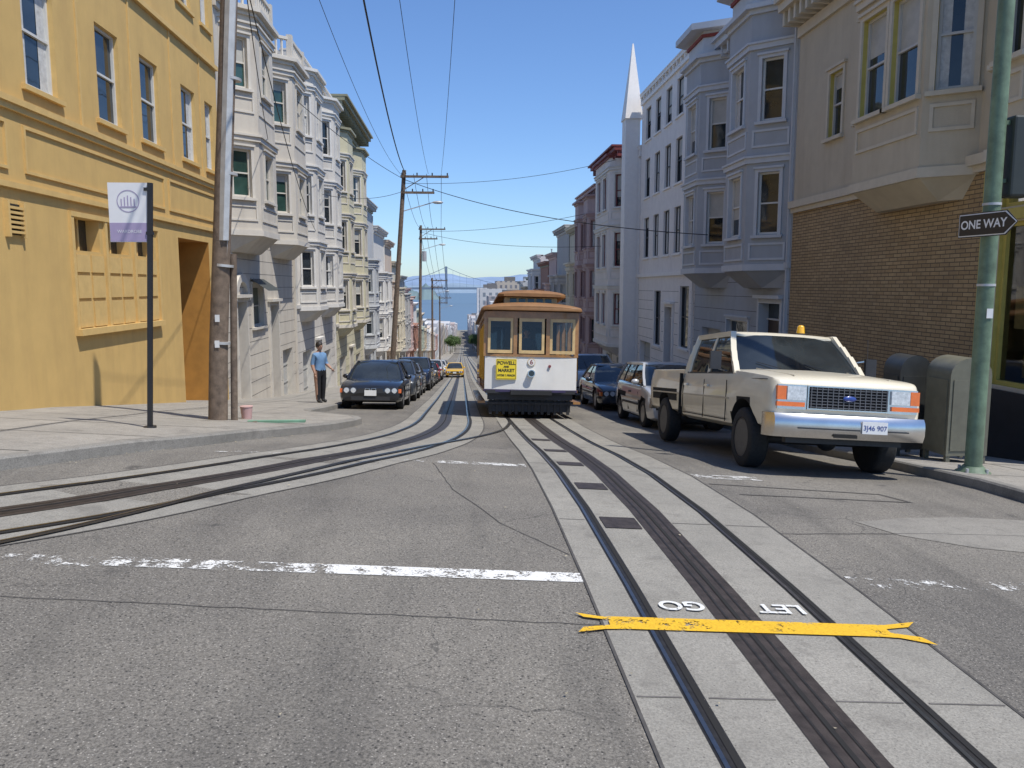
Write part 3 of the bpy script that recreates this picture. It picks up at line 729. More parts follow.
# ------------------------------------------------------------------ distant city, bay, hills, bridge
cms=[citymat('city_'+str(i),c,w) for i,(c,w) in enumerate([((.55,.54,.52),(.16,.18,.2)),((.48,.42,.34),(.14,.14,.15)),((.62,.61,.6),(.22,.25,.28)),((.36,.33,.32),(.12,.13,.14)),((.50,.40,.36),(.15,.15,.16))])]
city=Bd('distant_city_buildings')
rnd=random.Random(3)
def cb(x,y,w,d,h,mi=None):
    g=pz(y); mi=rnd.randrange(5) if mi is None else mi
    city.box('blocks_%d'%mi,cms[mi],x-w/2,x+w/2,y,y+d,g-4,g+h)
    city.box('roof_sheds',ROOF,x-w*.2,x+w*.15,y+d*.3,y+d*.6,g+h,g+h+2.2)
y=215
while y<1300:
    dy=rnd.uniform(14,24)*(1+y/900)
    for sd in (-1,1):
        x=(9 if sd>0 else 7)*sd
        cx=0
        while cx<60+y*.45:
            w=rnd.uniform(9,20)*(1+y/900); h=rnd.uniform(9,15)+ (rnd.random()<.12)*rnd.uniform(5,14)
            if sd>0 and y>240: h+=rnd.uniform(0,10)
            X=x+sd*(cx+w/2)
            lim=(1.9-y*(.044 if sd<0 else .008))-pz(y)
            h=min(h,max(6,lim*rnd.uniform(.75,1.0)))
            cb(X,y,w-.6,dy-2,h); cx+=w
    y+=dy
for x,yy_,w,h in ((13,330,11,27),(26,420,16,37),(40,380,14,36),(17,520,14,40),(55,560,22,50),(66,460,18,40),(28,640,20,48)):
    cb(x,yy_,w,14,h,rnd.choice((0,2,2,1)))
for k in range(160):
    sd=rnd.choice((-1,1)); yq=rnd.uniform(30,215); xq=sd*rnd.uniform(32,150)
    cb(xq,yq,rnd.uniform(8,16),rnd.uniform(8,16),rnd.uniform(8,12))
city.finish((0,0,0))
def flat(name,c,r=.9,ns=.002,na=.15): return M(name,c,r,ns,na)  # far scenery: distance haze is put into these even base colours
wm,nt,b,out=newmat('bay_water'); tc=nt.nodes.new('ShaderNodeTexCoord').outputs['Object']
b.inputs['Base Color'].default_value=(.11,.17,.23,1); b.inputs['Roughness'].default_value=.45
bump(nt,b,noise(nt,tc,.05,4),.3,1)
w=Bd('bay_water'); w.add('surface',wm,[(-40000,1300,-75),(40000,1300,-75),(40000,60000,-75),(-40000,60000,-75)],[(0,1,2,3)]); w.finish((0,0,0))
def hills(name,y,x0,x1,hmax,mat,seed,depth=2500,base=-75):
    r=random.Random(seed); b=Bd(name); n=90; V=[];F=[]
    ph=[r.uniform(0,6.28) for _ in range(6)]
    for i in range(n+1):
        x=x0+(x1-x0)*i/n; t=i/n*math.pi*2
        h=hmax*(.62+.16*math.sin(t*2.1+ph[0])+.12*math.sin(t*5+ph[1])+.07*math.sin(t*11+ph[2])+.04*math.sin(t*23+ph[3]))
        e=min(1,i/12,(n-i)/12); h*=e
        V+=[(x,y,base-5),(x,y+depth*.4,base+h*.55),(x,y+depth,base+h),(x,y+depth*1.8,base-5)]
        if i:
            for k in range(3): a=(i-1)*4+k; F.append((a,a+4,a+5,a+1))
    b.add('terrain',mat,V,F,True); b.finish((0,0,0))
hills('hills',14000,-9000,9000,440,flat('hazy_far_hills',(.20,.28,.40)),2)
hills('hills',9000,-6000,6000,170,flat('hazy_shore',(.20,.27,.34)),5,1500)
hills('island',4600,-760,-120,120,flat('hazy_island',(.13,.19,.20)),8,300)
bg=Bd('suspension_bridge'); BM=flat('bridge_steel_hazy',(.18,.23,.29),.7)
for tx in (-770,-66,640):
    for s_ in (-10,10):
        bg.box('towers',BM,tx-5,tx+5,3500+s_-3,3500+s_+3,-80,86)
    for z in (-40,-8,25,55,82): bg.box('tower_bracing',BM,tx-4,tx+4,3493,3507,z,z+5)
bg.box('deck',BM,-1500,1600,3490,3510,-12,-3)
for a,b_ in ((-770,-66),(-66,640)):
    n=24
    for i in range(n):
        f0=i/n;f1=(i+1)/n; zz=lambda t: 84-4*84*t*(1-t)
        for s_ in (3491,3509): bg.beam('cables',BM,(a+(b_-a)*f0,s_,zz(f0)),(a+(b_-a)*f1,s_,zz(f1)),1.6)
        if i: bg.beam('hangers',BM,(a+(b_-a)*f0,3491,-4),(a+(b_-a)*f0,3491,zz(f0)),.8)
bg.finish()
LEAF=M('foliage',(.055,.10,.022),.7,4,.5); BARK=M('bark',(.10,.07,.05),.9,10,.3)
def tree(x,y,h,seed):
    r=random.Random(seed); b=Bd('street_tree'); g=G(x,y)
    b.cyl('trunk',BARK,(x,y,g-.2),(x+.1,y,g+h*.5),.18,.1)
    cl=[]
    for k in range(8):
        a=r.uniform(0,6.28); rr=h*.24*r.uniform(.4,1); c=(x+math.cos(a)*rr,y+math.sin(a)*rr,g+h*r.uniform(.5,.85)); cl.append(c)
        b.cyl('limbs',BARK,(x+.05,y,g+h*.4),c,.07,.025,8)
    V=[];F=[]
    for c in cl:
        for i in range(300):
            d=Vector((r.gauss(0,1),r.gauss(0,1),r.gauss(0,.8))); d=d.normalized()*h*.17*(r.random()**.4)
            p=Vector(c)+d; s_=r.uniform(.09,.2); u=Vector((r.uniform(-1,1),r.uniform(-1,1),r.uniform(-1,1))).normalized(); v=u.orthogonal().normalized()
            k=len(V); V+=[tuple(p-u*s_-v*s_*.6),tuple(p+u*s_-v*s_*.6),tuple(p+u*s_+v*s_*.6),tuple(p-u*s_+v*s_*.6)]; F.append((k,k+1,k+2,k+3))
    b.add('leaves',LEAF,V,F); b.finish((x,y,g))
for i,(x,y,h) in enumerate(((-4.9,330,8),(-4.6,365,8.5),(-3.8,420,9),(7.4,330,9),(7.2,400,10),(6.8,450,10),(-3.6,470,9),(6.9,520,10))): tree(x,y,h,i)

# ------------------------------------------------------------------ vehicles
TIRE=M('tyre_rubber',(.018,.018,.018),.85,30,.3,.2); RIM=M('alloy_rim',(.36,.36,.36),.35,10,.1,metal=.8); RIMW=M('dark_steel_rim',(.075,.072,.068),.5,10,.2)
CHR=M('chrome',(.66,.64,.61),.27,3,.10,metal=1); PLA=M('black_plastic',(.03,.03,.032),.55,20,.15); LAMP=M('headlamp_glass',(.55,.56,.56),.10,30,.25,coat=1)
AMB=M('amber_lens',(.72,.15,.015),.25,20,.1,coat=.6); REDL=M('red_lens',(.35,.01,.01),.2,20,.1,coat=1); PLATE=M('licence_plate',(.68,.68,.66),.5,8,.05)
YLENS=M('yellow_beacon_lens',(.85,.45,.02),.2,20,.1,coat=1); PLT=M('plate_letters',(.05,.08,.25),.6)
def wheel(B,x,y,r,w,sd,steel=False):
    B.lathe_x('tyres',TIRE,[(-w/2*sd,r*.62),(-w/2*sd,r*.90),(-w*.44*sd,r*.97),(-w*.34*sd,r),(w*.34*sd,r),(w*.44*sd,r*.97),(w/2*sd,r*.90),(w/2*sd,r*.66),(w*.42*sd,r*.62)],x,y,r)
    m=RIMW if steel else RIM
    B.lathe_x('rims',m,[(w*.47*sd,r*.66),(w*.47*sd,r*.60),(w*.22*sd,r*.55),(w*.16*sd,r*.30),(w*.30*sd,r*.24),(w*.34*sd,.005)],x,y,r,24)
    n=8 if steel else 5
    for k in range(n):
        a=2*math.pi*k/n; cy,cz=y+math.cos(a)*r*.42,r+math.sin(a)*r*.42
        B.lathe_x('rim_slots',DARK,[(w*.18*sd,r*.10),(w*.235*sd,r*.10)],x,cy,cz,8)
    if steel: B.lathe_x('hub_caps',CHR,[(w*.33*sd,r*.17),(w*.40*sd,r*.15),(w*.44*sd,.005)],x,y,r,16)
def sec(y,zb,zt,w,crown=.03,inset=.9):
    h=zt-zb
    half=[(0,zb),(w*.84,zb),(w*.95,zb+h*.08),(w*.99,zb+h*.28),(w,zb+h*.55),(w*.992,zb+h*.70),(w*.975,zb+h*.84),(w*.95,zt-h*.05),(w*(inset+.02),zt-h*.012),(w*inset-.02,zt+crown*.2),(w*.5,zt+crown*.8),(0,zt+crown)]
    return [(a,y,b) for a,b in half]+[(-a,y,b) for a,b in half[1:-1][::-1]]
def glasshouse(B,paint,by0,by1,bw,bz,ry0,ry1,rw,rz,mids,pt=.07):
    def ring(t):
        bow=.035*math.sin(math.pi*min(1,t*1.0))
        y0=by0+(ry0-by0)*t; y1=by1+(ry1-by1)*t; w=bw+(rw-bw)*t+bow*.6; z=bz+(rz-bz)*t
        return [(-w,y0+.02,z),(-w*.6,y0-.04,z),(0,y0-.06,z),(w*.6,y0-.04,z),(w,y0+.02,z),(w,(y0+y1)/2,z),(w,y1-.02,z),(w*.5,y1+.03,z),(-w*.5,y1+.03,z),(-w,y1-.02,z),(-w,(y0+y1)/2,z)],w
    B.loft('glass',GLC,[ring(t)[0] for t in (0,.33,.66,1)],True)
    N=4
    for sgn in (-1,1):
        for yb,yr in ((by0,ry0),(by1,ry1)):
            for k in range(N):
                t0,t1=k/N,(k+1)/N
                w0,w1=ring(t0)[1],ring(t1)[1]
                B.beam('pillars',paint,(sgn*w0,yb+(yr-yb)*t0,bz+(rz-bz)*t0-.02),(sgn*w1,yb+(yr-yb)*t1,bz+(rz-bz)*t1+.01),pt,pt)
        for m0,m1 in mids:
            for k in range(N):
                t0,t1=k/N,(k+1)/N
                w0,w1=ring(t0)[1],ring(t1)[1]
                B.beam('pillars_mid',paint if pt>.075 else PLA,(sgn*(w0-.005),m0+(m1-m0)*t0,bz+(rz-bz)*t0),(sgn*(w1-.005),m0+(m1-m0)*t1,bz+(rz-bz)*t1),.05,pt*.7)
        B.beam('pillars',paint,(sgn*rw,ry0-.02,rz),(sgn*rw,ry1+.02,rz),pt,pt)
        B.beam('belt_moulding',PLA,(sgn*(bw+.004),by0+.05,bz+.005),(sgn*(bw+.004),by1-.05,bz+.005),.03,.03)
    def rs(y,w,z,c): 
        return [(w*math.cos(a),y,z+c*max(0,math.sin(a))**.6) for a in [math.pi*i/10 for i in range(11)]]+[(-w,y,z-.02),(w,y,z-.02)]
    B.loft('roof',paint,[rs(ry0-.05,rw*.92,rz-.012,.01),rs(ry0+.04,rw*1.03,rz,.045),rs(ry0+.35,rw*1.045,rz+.005,.065),rs(ry1-.3,rw*1.045,rz+.005,.065),rs(ry1+.03,rw*1.02,rz,.04),rs(ry1+.08,rw*.9,rz-.015,.01)],True)
def place(e,x,y,L,yaw=0):
    g0,g1=G(x,y),G(x,y+L)
    e.rotation_mode='XYZ'; e.location=(x,y,g0)
    cf=math.atan((G(x+.8,y+L/2)-G(x-.8,y+L/2))/1.6)
    e.rotation_euler=(math.atan((g1-g0)/L),-cf,yaw)
def car(name,x,y,paintc,kind='sedan',front=True,L=4.45,W=1.74,H=1.40,tag='',yaw=0):
    B=Bd(name); pm=M('car_paint_'+tag,paintc,.28,40,.04,coat=1,metal=.15 if tag!='black' else .0)
    hw=W/2; r=.31
    if kind=='sedan':
        st=[(0,.30,.56,.80),(.03,.24,.63,.90),(.14,.20,.69,.965),(.5,.19,.76,.99),(1.15,.18,.82,1.0),(1.35,.18,.83,1.0),(2.6,.18,.86,1.0),(3.55,.18,.90,1.0),(4.0,.20,.90,.98),(4.32,.26,.87,.94),(4.42,.30,.80,.90),(4.45,.34,.60,.84)]
        gh=(1.16,3.86,hw*.90,.83,1.98,3.05,hw*.66,H-.07,[(2.45,2.5)])
        ax=(.80,3.45)
    elif kind=='hatch':
        st=[(0,.32,.58,.78),(.04,.24,.68,.90),(.16,.20,.76,.965),(.5,.19,.86,.99),(.95,.18,.95,1.0),(1.2,.18,.96,1.0),(2.6,.18,.98,1.0),(3.6,.18,1.01,1.0),(4.0,.24,1.02,.97),(4.12,.30,.98,.93),(4.16,.36,.7,.88)]
        gh=(.90,4.04,hw*.91,.95,1.80,3.70,hw*.70,H-.07,[(2.3,2.35),(3.25,3.25)]); ax=(.80,3.38); L=4.16
    else:
        st=[(0,.40,.78,.84),(.04,.34,.92,.93),(.18,.30,1.0,.97),(.6,.28,1.07,.99),(1.15,.27,1.12,1.0),(2.6,.27,1.14,1.0),(4.2,.27,1.15,1.0),(4.5,.34,1.14,.97),(4.56,.4,1.0,.93)]
        gh=(1.1,4.45,hw*.92,1.12,1.70,4.3,hw*.76,H-.07,[(2.3,2.35),(3.35,3.35)]); ax=(.88,3.62); r=.36; L=4.56
    B.loft('body',pm,[sec(yy,zb,zt,hw*k) for yy,zb,zt,k in st])
    glasshouse(B,pm,*gh,pt=.055)
    for s_ in (-1,1):
        for a in ax: wheel(B,s_*(hw-.13),a,r,.21,s_)
        B.sphere('mirrors',pm,(s_*(hw+.03),gh[0]+.52,gh[3]+.07),.10,(1,.6,.7))
        for k in (gh[8][0][0]-1.0,gh[8][0][0],gh[8][0][0]+1.0):
            B.box('door_seams',DARK,s_*hw*.985-.008,s_*hw*.985+.014,k,k+.012,.32,gh[3]-.16)
        B.box('door_handles',PLA,s_*hw-.01,s_*hw+.02,gh[8][0][0]-.25,gh[8][0][0]-.08,gh[3]-.20,gh[3]-.16)
        B.box('side_moulding',PLA,s_*hw-.01,s_*hw+.012,ax[0]+.42,ax[1]-.42,.48,.53)
    zf=st[1][2]
    for s_ in (-1,1):
        lo,hi=sorted((s_*hw*.45,s_*hw*.84))
        if kind=='sedan':
            B.box('lamp_housings',PLA,lo-.02,hi+.02,-.012,.12,zf-.19,zf-.03)
            for q in (.53,.74):
                B.cyl('lamp_rims',CHR,(s_*hw*q,-.028,zf-.11),(s_*hw*q,.02,zf-.11),.078); B.cyl('headlamps',LAMP,(s_*hw*q,-.036,zf-.11),(s_*hw*q,.02,zf-.11),.066)
            lo,hi=sorted((s_*hw*.86,s_*hw*.95)); B.box('turn_signals',AMB,lo,hi,.02,.16,zf-.17,zf-.06)
        else:
            B.loft('headlamps',LAMP,[[(s_*hw*.45,.0,zf-.18),(s_*hw*.45,.0,zf-.06),(s_*hw*.45,.1,zf-.02),(s_*hw*.45,.1,zf-.18)],[(s_*hw*.86,.05,zf-.17),(s_*hw*.9,.06,zf+.0),(s_*hw*.90,.35,zf+.07),(s_*hw*.92,.3,zf-.10)]])
        lo,hi=sorted((s_*hw*.55,s_*hw*.9)); B.box('tail_lamps',REDL,lo,hi,L-.06,L+.012,st[-2][2]-.22,st[-2][2]-.06)
    B.box('grille',PLA,-hw*.38,hw*.38,-.014,.08,zf-.19,zf-.05)
    if tag=='black':
        for s_ in (-1,1):
            lo,hi=sorted((s_*.02,s_*.15)); B.box('grille_surround',CHR,lo,hi,-.028,.0,zf-.18,zf-.05)
            lo,hi=sorted((s_*.035,s_*.135)); B.box('grille_inner',DARK,lo,hi,-.032,-.01,zf-.17,zf-.06)
    B.box('lower_intake',PLA,-hw*.6,hw*.6,-.012,.06,.26,.36)
    B.box('bumper_strip',PLA,-hw*.84,hw*.84,-.03,.05,.45,.50)
    B.box('licence_plate',PLATE,-.16,.16,-.045,-.02,.38,.53)
    B.box('rear_plate',PLATE,-.2,.2,L-.02,L+.014,.55,.68)
    e=B.finish((0,0,0))
    cut(B.objs['body'],[(s_*(hw-.27),s_*(hw+.2),a,r,r+.055) for a in ax for s_ in (-1,1)],darkmat=DARK)
    place(e,x,y,L)
    return e
car('parked_sedan',-2.5,21.6,(.012,.013,.016),'sedan',tag='black')
car('parked_car',-2.5,27.6,(.05,.06,.075),'hatch',tag='slate',W=1.76,H=1.5)
car('parked_car',-2.55,33.2,(.10,.11,.13),'sedan',tag='grey')
car('parked_car',-2.5,39.3,(.02,.03,.06),'suv',tag='navy',H=1.72,W=1.85)
car('parked_car',-2.5,45.4,(.45,.46,.47),'sedan',tag='silver')
car('parked_car',-2.5,51.6,(.03,.03,.035),'hatch',tag='dark',H=1.5)
car('parked_car',-2.5,58,(.3,.02,.02),'sedan',tag='red')
car('parked_car',-2.5,64,(.5,.5,.5),'suv',tag='silver2',H=1.7,W=1.85)
car('taxi',-.7,74,(.75,.45,.02),'sedan',tag='taxi_yellow')
car('parked_car',-2.5,83,(.6,.6,.58),'hatch',tag='white',H=1.5)
car('parked_car',-2.5,92,(.05,.05,.06),'sedan',tag='dark2')
car('parked_hatchback',4.95,17.0,(.46,.46,.45),'hatch',tag='silver3',H=1.52,W=1.74)
car('parked_sedan',4.85,22.9,(.03,.035,.045),'sedan',tag='midnight')
car('parked_car',4.9,28.6,(.35,.36,.36),'suv',tag='pewter',H=1.72,W=1.85)
car('parked_car',4.9,34.6,(.02,.03,.05),'sedan',tag='midnight2')
for i in range(6): car('parked_car',4.9,41+i*6.1,random.choice([(.4,.4,.4),(.03,.03,.04),(.25,.03,.03),(.6,.6,.58)]),random.choice(['sedan','hatch']),tag='r%d'%i,H=1.47)

# pickup truck
B=Bd('crew_cab_pickup_truck'); TP=M('truck_cream_paint',(.68,.62,.48),.35,2.0,.05,coat=.5,grime=.14)
GRY=M('grille_grey',(.14,.14,.145),.4,30,.1)
B.loft('body',TP,[sec(y,zb,zt,w,cr,.92) for y,zb,zt,w,cr in
   [(.06,.70,1.13,.90,.0),(.075,.66,1.17,.935,.005),(.11,.62,1.205,.965,.015),(.18,.58,1.23,.985,.025),(.35,.57,1.25,.995,.035),(.7,.56,1.275,1.005,.045),(1.2,.52,1.305,1.01,.05),(1.45,.50,1.315,1.01,.045),(1.52,.50,1.27,1.012,.0),(2.6,.50,1.27,1.015,0),(3.90,.50,1.27,1.012,0)]])
B.loft('bed',TP,[sec(y,.56,1.33,w,.0,.93) for y,w in [(3.95,1.005),(4.2,1.01),(5.9,1.01),(6.12,1.0),(6.2,.97)]])
glasshouse(B,TP,1.46,3.86,.925,1.27,2.14,3.74,.77,1.87,[(2.70,2.76),(3.72,3.66)],.078)
for s_ in (-1,1):
    for k in (1.62,2.66,3.80): B.box('door_seams',DARK,s_*1.0125-.004,s_*1.0125+.005,k,k+.012,.58,1.17)
    B.box('door_seams',DARK,s_*1.0-.004,s_*1.0+.006,1.62,3.8,.60,.612)
    B.box('body_gap',DARK,s_*.99-.05,s_*.99,3.905,3.945,.56,1.26)
    for k in (2.42,3.52): B.box('door_handles',CHR,s_*1.01,s_*1.045,k,k+.15,1.06,1.095)
    B.beam('hood_creases',TP,(s_*.62,.22,1.262),(s_*.66,1.42,1.352),.02,.012)
    B.box('hood_seam',DARK,min(s_*.955,s_*.968),max(s_*.955,s_*.968),.25,1.42,1.200,1.206)
    SM=M('truck_stripe',(.40,.35,.26),.4,5,.1)
    B.box('side_stripe',SM,min(s_*1.012,s_*1.022),max(s_*1.012,s_*1.022),1.5,3.86,.90,.925)
    B.box('side_stripe',SM,min(s_*1.008,s_*1.018),max(s_*1.008,s_*1.018),4.02,5.9,.90,.925)
    B.beam('mirror_arms',CHR,(s_*.96,1.78,1.30),(s_*1.16,1.74,1.34),.018); B.beam('mirror_arms',CHR,(s_*.90,1.9,1.50),(s_*1.16,1.74,1.56),.018)
    B.box('mirrors',PLA,min(s_*1.08,s_*1.24),max(s_*1.08,s_*1.24),1.70,1.76,1.32,1.58)
    wheel(B,s_*.875,.98,.405,.25,s_,True); wheel(B,s_*.875,5.05,.405,.25,s_,True)
    B.box('lamp_bezels',CHR,min(s_*.53,s_*.90),max(s_*.53,s_*.90),.045,.12,.84,1.145)
    lo,hi=sorted((s_*.55,s_*.79)); B.box('headlamps',LAMP,lo,hi,.018,.05,.955,1.125)
    lo,hi=sorted((s_*.80,s_*.915)); B.box('turn_signals',AMB,lo,hi,.024,.16,.955,1.125)
    lo,hi=sorted((s_*.56,s_*.915)); B.box('turn_signals',AMB,lo,hi,.022,.14,.875,.93)
    lo,hi=sorted((s_*.72,s_*.95)); B.box('tail_lamps',REDL,lo,hi,6.19,6.215,.78,1.16)
    B.box('mud_flaps',PLA,min(s_*.76,s_*.98),max(s_*.76,s_*.98),5.50,5.52,.25,.6)
    B.box('frame_rails',PLA,min(s_*.38,s_*.46),max(s_*.38,s_*.46),.2,6.1,.44,.56)
B.box('grille_surround',CHR,-.525,.525,.03,.12,.845,1.145)
B.box('grille_back',DARK,-.505,.505,.024,.06,.862,1.128)
for k in range(7): B.box('grille_bars',GRY,-.50,.50,.010,.03,.876+k*.037,.884+k*.037)
for k in range(15): B.box('grille_bars',GRY,-.49+k*.0695,-.483+k*.0695,.006,.03,.864,1.126)
B.sphere('emblem',M('blue_emblem',(.02,.05,.25),.3,5,.1,coat=1),(0,.0,1.0),.085,(1,.2,.42))
def bs(x,y): return [(x,y,.50),(x,y-.035,.58),(x,y-.04,.68),(x,y-.03,.74),(x,y-.0,.79),(x,y+.12,.79),(x,y+.12,.50)]
B.loft('front_bumper',CHR,[bs(-1.02,.10),bs(-.96,-.02),bs(-.75,-.085),bs(-.3,-.10),bs(.3,-.10),bs(.75,-.085),bs(.96,-.02),bs(1.02,.10)])
B.box('bumper_pad',PLA,-.70,.08,-.150,-.13,.612,.628); B.box('bumper_pad',PLA,.44,.70,-.150,-.13,.612,.628)
B.box('bumper_slot',DARK,-.25,.05,-.143,-.13,.52,.56)
B.box('licence_plate',PLATE,.10,.42,-.160,-.142,.585,.735)
B.box('valance',PLA,-.75,.75,.1,.2,.42,.56)
B.cyl('axle',PLA,(-.8,.98,.405),(.8,.98,.405),.07); B.cyl('axle',PLA,(-.8,5.05,.405),(.8,5.05,.405),.08); B.sphere('differential',PLA,(0,5.05,.405),.18); B.sphere('differential',PLA,(.2,.98,.405),.14)
B.box('engine_block',PLA,-.35,.35,.5,1.6,.42,.8)
B.box('rear_bumper',CHR,-.95,.95,6.2,6.36,.55,.75); B.box('tailgate_handle',PLA,-.12,.12,6.2,6.215,1.1,1.16)
for s_ in (-.15,.55): B.beam('wipers',PLA,(s_,1.40,1.33),(s_-.45,1.60,1.45),.012,.012)
B.cyl('beacon_base',PLA,(.42,2.5,1.92),(.42,2.5,1.955),.075); B.cyl('beacon_lens',YLENS,(.42,2.5,1.955),(.42,2.5,2.06),.065,.052); B.sphere('beacon_top',YLENS,(.42,2.5,2.06),.052,(1,1,.5))
B.cyl('antenna',PLA,(.92,1.35,1.25),(.94,1.42,1.85),.004)
e=B.finish((0,0,0))
text('3J46 907',.085,PLT,(.26,-.1625,.655),(R(90),0,0),e,0,.001)
cut(B.objs['body'],[(s_*.62,s_*1.2,.98,.43,.50) for s_ in (-1,1)],darkmat=DARK)
cut(B.objs['bed'],[(s_*.62,s_*1.2,5.05,.43,.49) for s_ in (-1,1)],[(-.82,.82,4.05,6.1,.8,1.6)],darkmat=DARK)
place(e,4.74,9.4,6.2)

# ------------------------------------------------------------------ cable car
B=Bd('cable_car'); CW=M('cable_car_white',(.76,.745,.70),.4,3,.04,coat=.4,grime=.08); WD=M('varnished_wood',(.35,.18,.06),.4,6,.25,coat=.5); WDL=M('cream_sash_wood',(.62,.44,.20),.45,6,.15,coat=.3)
RF=M('roof_canvas_brown',(.24,.12,.045),.6,5,.15); MAR=M('maroon_panel',(.22,.03,.03),.4,4,.1,coat=.5); CY=M('yellow_sign',(.80,.62,.03),.5,8,.05); CBL=M('sign_black',(.02,.02,.02),.6); GOLD=M('gold_line',(.55,.36,.08),.4)
INT=M('shade_toned_interior_wood',(.045,.028,.016),.6,6,.3)  # interior wood coloured darker to stand in for shade inside the car
def endpanel(y,sgn,z0,z1,mat,part,hw=1.13,bul=.10,th=.05):
    pts=[]
    for i in range(9):
        x=-hw+2*hw*i/8; pts.append((x,y-sgn*bul*(1-(x/hw)**2)))
    pts2=[(x,yy+sgn*th) for x,yy in pts][::-1]
    B.prism(part,mat,pts+pts2,z0,z1)
L=8.3
for y,sg in ((.35,1),(L-.1,-1)):
    endpanel(y,sg,.72,1.52,CW,'dash_panels')
    endpanel(y-.0,sg,1.52,1.58,WD,'dash_rails',1.16,.12,.09)
    endpanel(y-.0,sg,.66,.72,M('pinstripe_dark',(.05,.04,.1),.5),'dash_trim',1.15,.115,.08)
    for x in (-1.12,-.40,.40,1.12):
        yy=y-sg*.10*(1-(x/1.13)**2); B.box('posts',WD,x-.045,x+.045,min(yy,yy+sg*.07),max(yy,yy+sg*.07),1.58,2.60)
    for c in (-.76,0,.76):
        yy=y-sg*.10*(1-(c/1.13)**2)+sg*.02
        x0,x1=c-.31,c+.31
        for q in ((x0,x0+.065,1.60,2.46),(x1-.065,x1,1.60,2.46),(x0+.065,x1-.065,1.60,1.68),(x0+.065,x1-.065,2.38,2.46)):
            B.box('sashes',WDL,q[0],q[1],yy-.02,yy+.03,q[2],q[3])
        B.add('glass',CLEAR,[(x0+.06,yy,1.66),(x1-.06,yy,1.66),(x1-.06,yy,2.40),(x0+.06,yy,2.40)],[(0,1,2,3)])
    endpanel(y,sg,2.46,2.62,WD,'header',1.14,.11,.07)
endpanel(.345,1,.80,.812,GOLD,'pinstripes',1.0,.095,.004); endpanel(.345,1,1.44,1.450,GOLD,'pinstripes',1.0,.095,.004)
B.box('floor',PLA,-1.1,1.1,.3,L-.15,.62,.70)
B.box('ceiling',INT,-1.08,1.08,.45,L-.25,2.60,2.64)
for s_ in (-1,1):
    B.box('side_panels',MAR,min(s_*1.10,s_*1.15),max(s_*1.10,s_*1.15),4.2,L-.2,.72,1.30)
    B.box('side_panels_cream',CW,min(s_*1.10,s_*1.145),max(s_*1.10,s_*1.145),4.2,L-.2,1.30,1.58)
    B.box('side_sill',WD,min(s_*1.08,s_*1.17),max(s_*1.08,s_*1.17),.4,L-.15,.66,.72)
    for k in range(7):
        y=4.22+k*.63; B.box('posts',WD,s_*1.12-.035,s_*1.12+.035,y,y+.08,1.58,2.60)
        if k<6: B.add('glass',CLEAR,[(s_*1.12,y+.08,1.6),(s_*1.12,y+.63,1.6),(s_*1.12,y+.63,2.5),(s_*1.12,y+.08,2.5)],[(0,1,2,3)])
    for y in (.42,1.6,2.8,4.0): B.box('posts',WD,s_*1.10-.04,s_*1.10+.04,y,y+.09,.72,2.60); B.cyl('grab_poles',M('brass',(.6,.45,.15),.25,5,.1,metal=1),(s_*1.16,y+.04,.95),(s_*1.16,y+.04,2.3),.018,n=8)
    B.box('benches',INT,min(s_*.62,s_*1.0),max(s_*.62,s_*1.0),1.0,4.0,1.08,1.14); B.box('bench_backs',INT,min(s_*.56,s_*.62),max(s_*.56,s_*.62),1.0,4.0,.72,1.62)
    B.box('running_boards',WD,min(s_*1.1,s_*1.28),max(s_*1.1,s_*1.28),.6,L-.4,.36,.42)
    B.box('header',WD,min(s_*1.08,s_*1.16),max(s_*1.08,s_*1.16),.4,L-.15,2.5,2.60)
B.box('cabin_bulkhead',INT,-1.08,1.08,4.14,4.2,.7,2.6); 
for c in (-.7,.0,.7): B.box('bulkhead_windows',GLC,c-.25,c+.25,4.13,4.14,1.7,2.4)
B.cyl('grip_levers',STEEL,(.05,2.3,.7),(.0,2.1,1.95),.025,n=8); B.cyl('grip_levers',STEEL,(-.25,2.4,.7),(-.28,2.1,1.8),.02,n=8)
def roofsec(y,hw,z,h): return [(hw*math.cos(a),y,z+h*math.sin(a)) for a in [math.pi*i/12 for i in range(13)]]+[(-hw,y,z-.05),(hw,y,z-.05)]
B.loft('roof',RF,[roofsec(.02,1.0,2.69,.05),roofsec(.10,1.20,2.69,.13),roofsec(.4,1.24,2.69,.17),roofsec(L-.2,1.24,2.69,.17),roofsec(L+.1,1.0,2.69,.06)])
B.box('clerestory_sides',WDL,-.66,.66,.75,L-.85,2.74,3.02)
B.loft('clerestory_roof',RF,[roofsec(.35,.70,3.05,.03),roofsec(.5,.84,3.05,.12),roofsec(L-.6,.84,3.05,.12),roofsec(L-.5,.7,3.05,.03)])
for k in range(5): B.box('clerestory_windows',GLG,-.52+k*.22,-.36+k*.22,.74,.755,2.88,2.98)
for s_ in (-1,1):
    for k in range(12): B.box('clerestory_windows',GLG,min(s_*.655,s_*.67),max(s_*.655,s_*.67),.9+k*.55,1.3+k*.55,2.87,2.99)
B.box('route_sign',CY,-.86,-.36,.225,.25,.96,1.46)
for z in (.975,1.435): B.box('route_sign_border',CBL,-.845,-.375,.2225,.226,z,z+.008)
for x_ in (-.845,-.383): B.box('route_sign_border',CBL,x_,x_+.008,.2225,.226,.984,1.434)
B.cyl('headlight',CW,(0,.15,1.12),(0,.26,1.12),.085,.09,20); B.cyl('headlight_rim',CHR,(0,.14,1.12),(0,.15,1.12),.092,n=20); B.cyl('headlight_lens',GLC,(0,.132,1.12),(0,.141,1.12),.07,n=20)
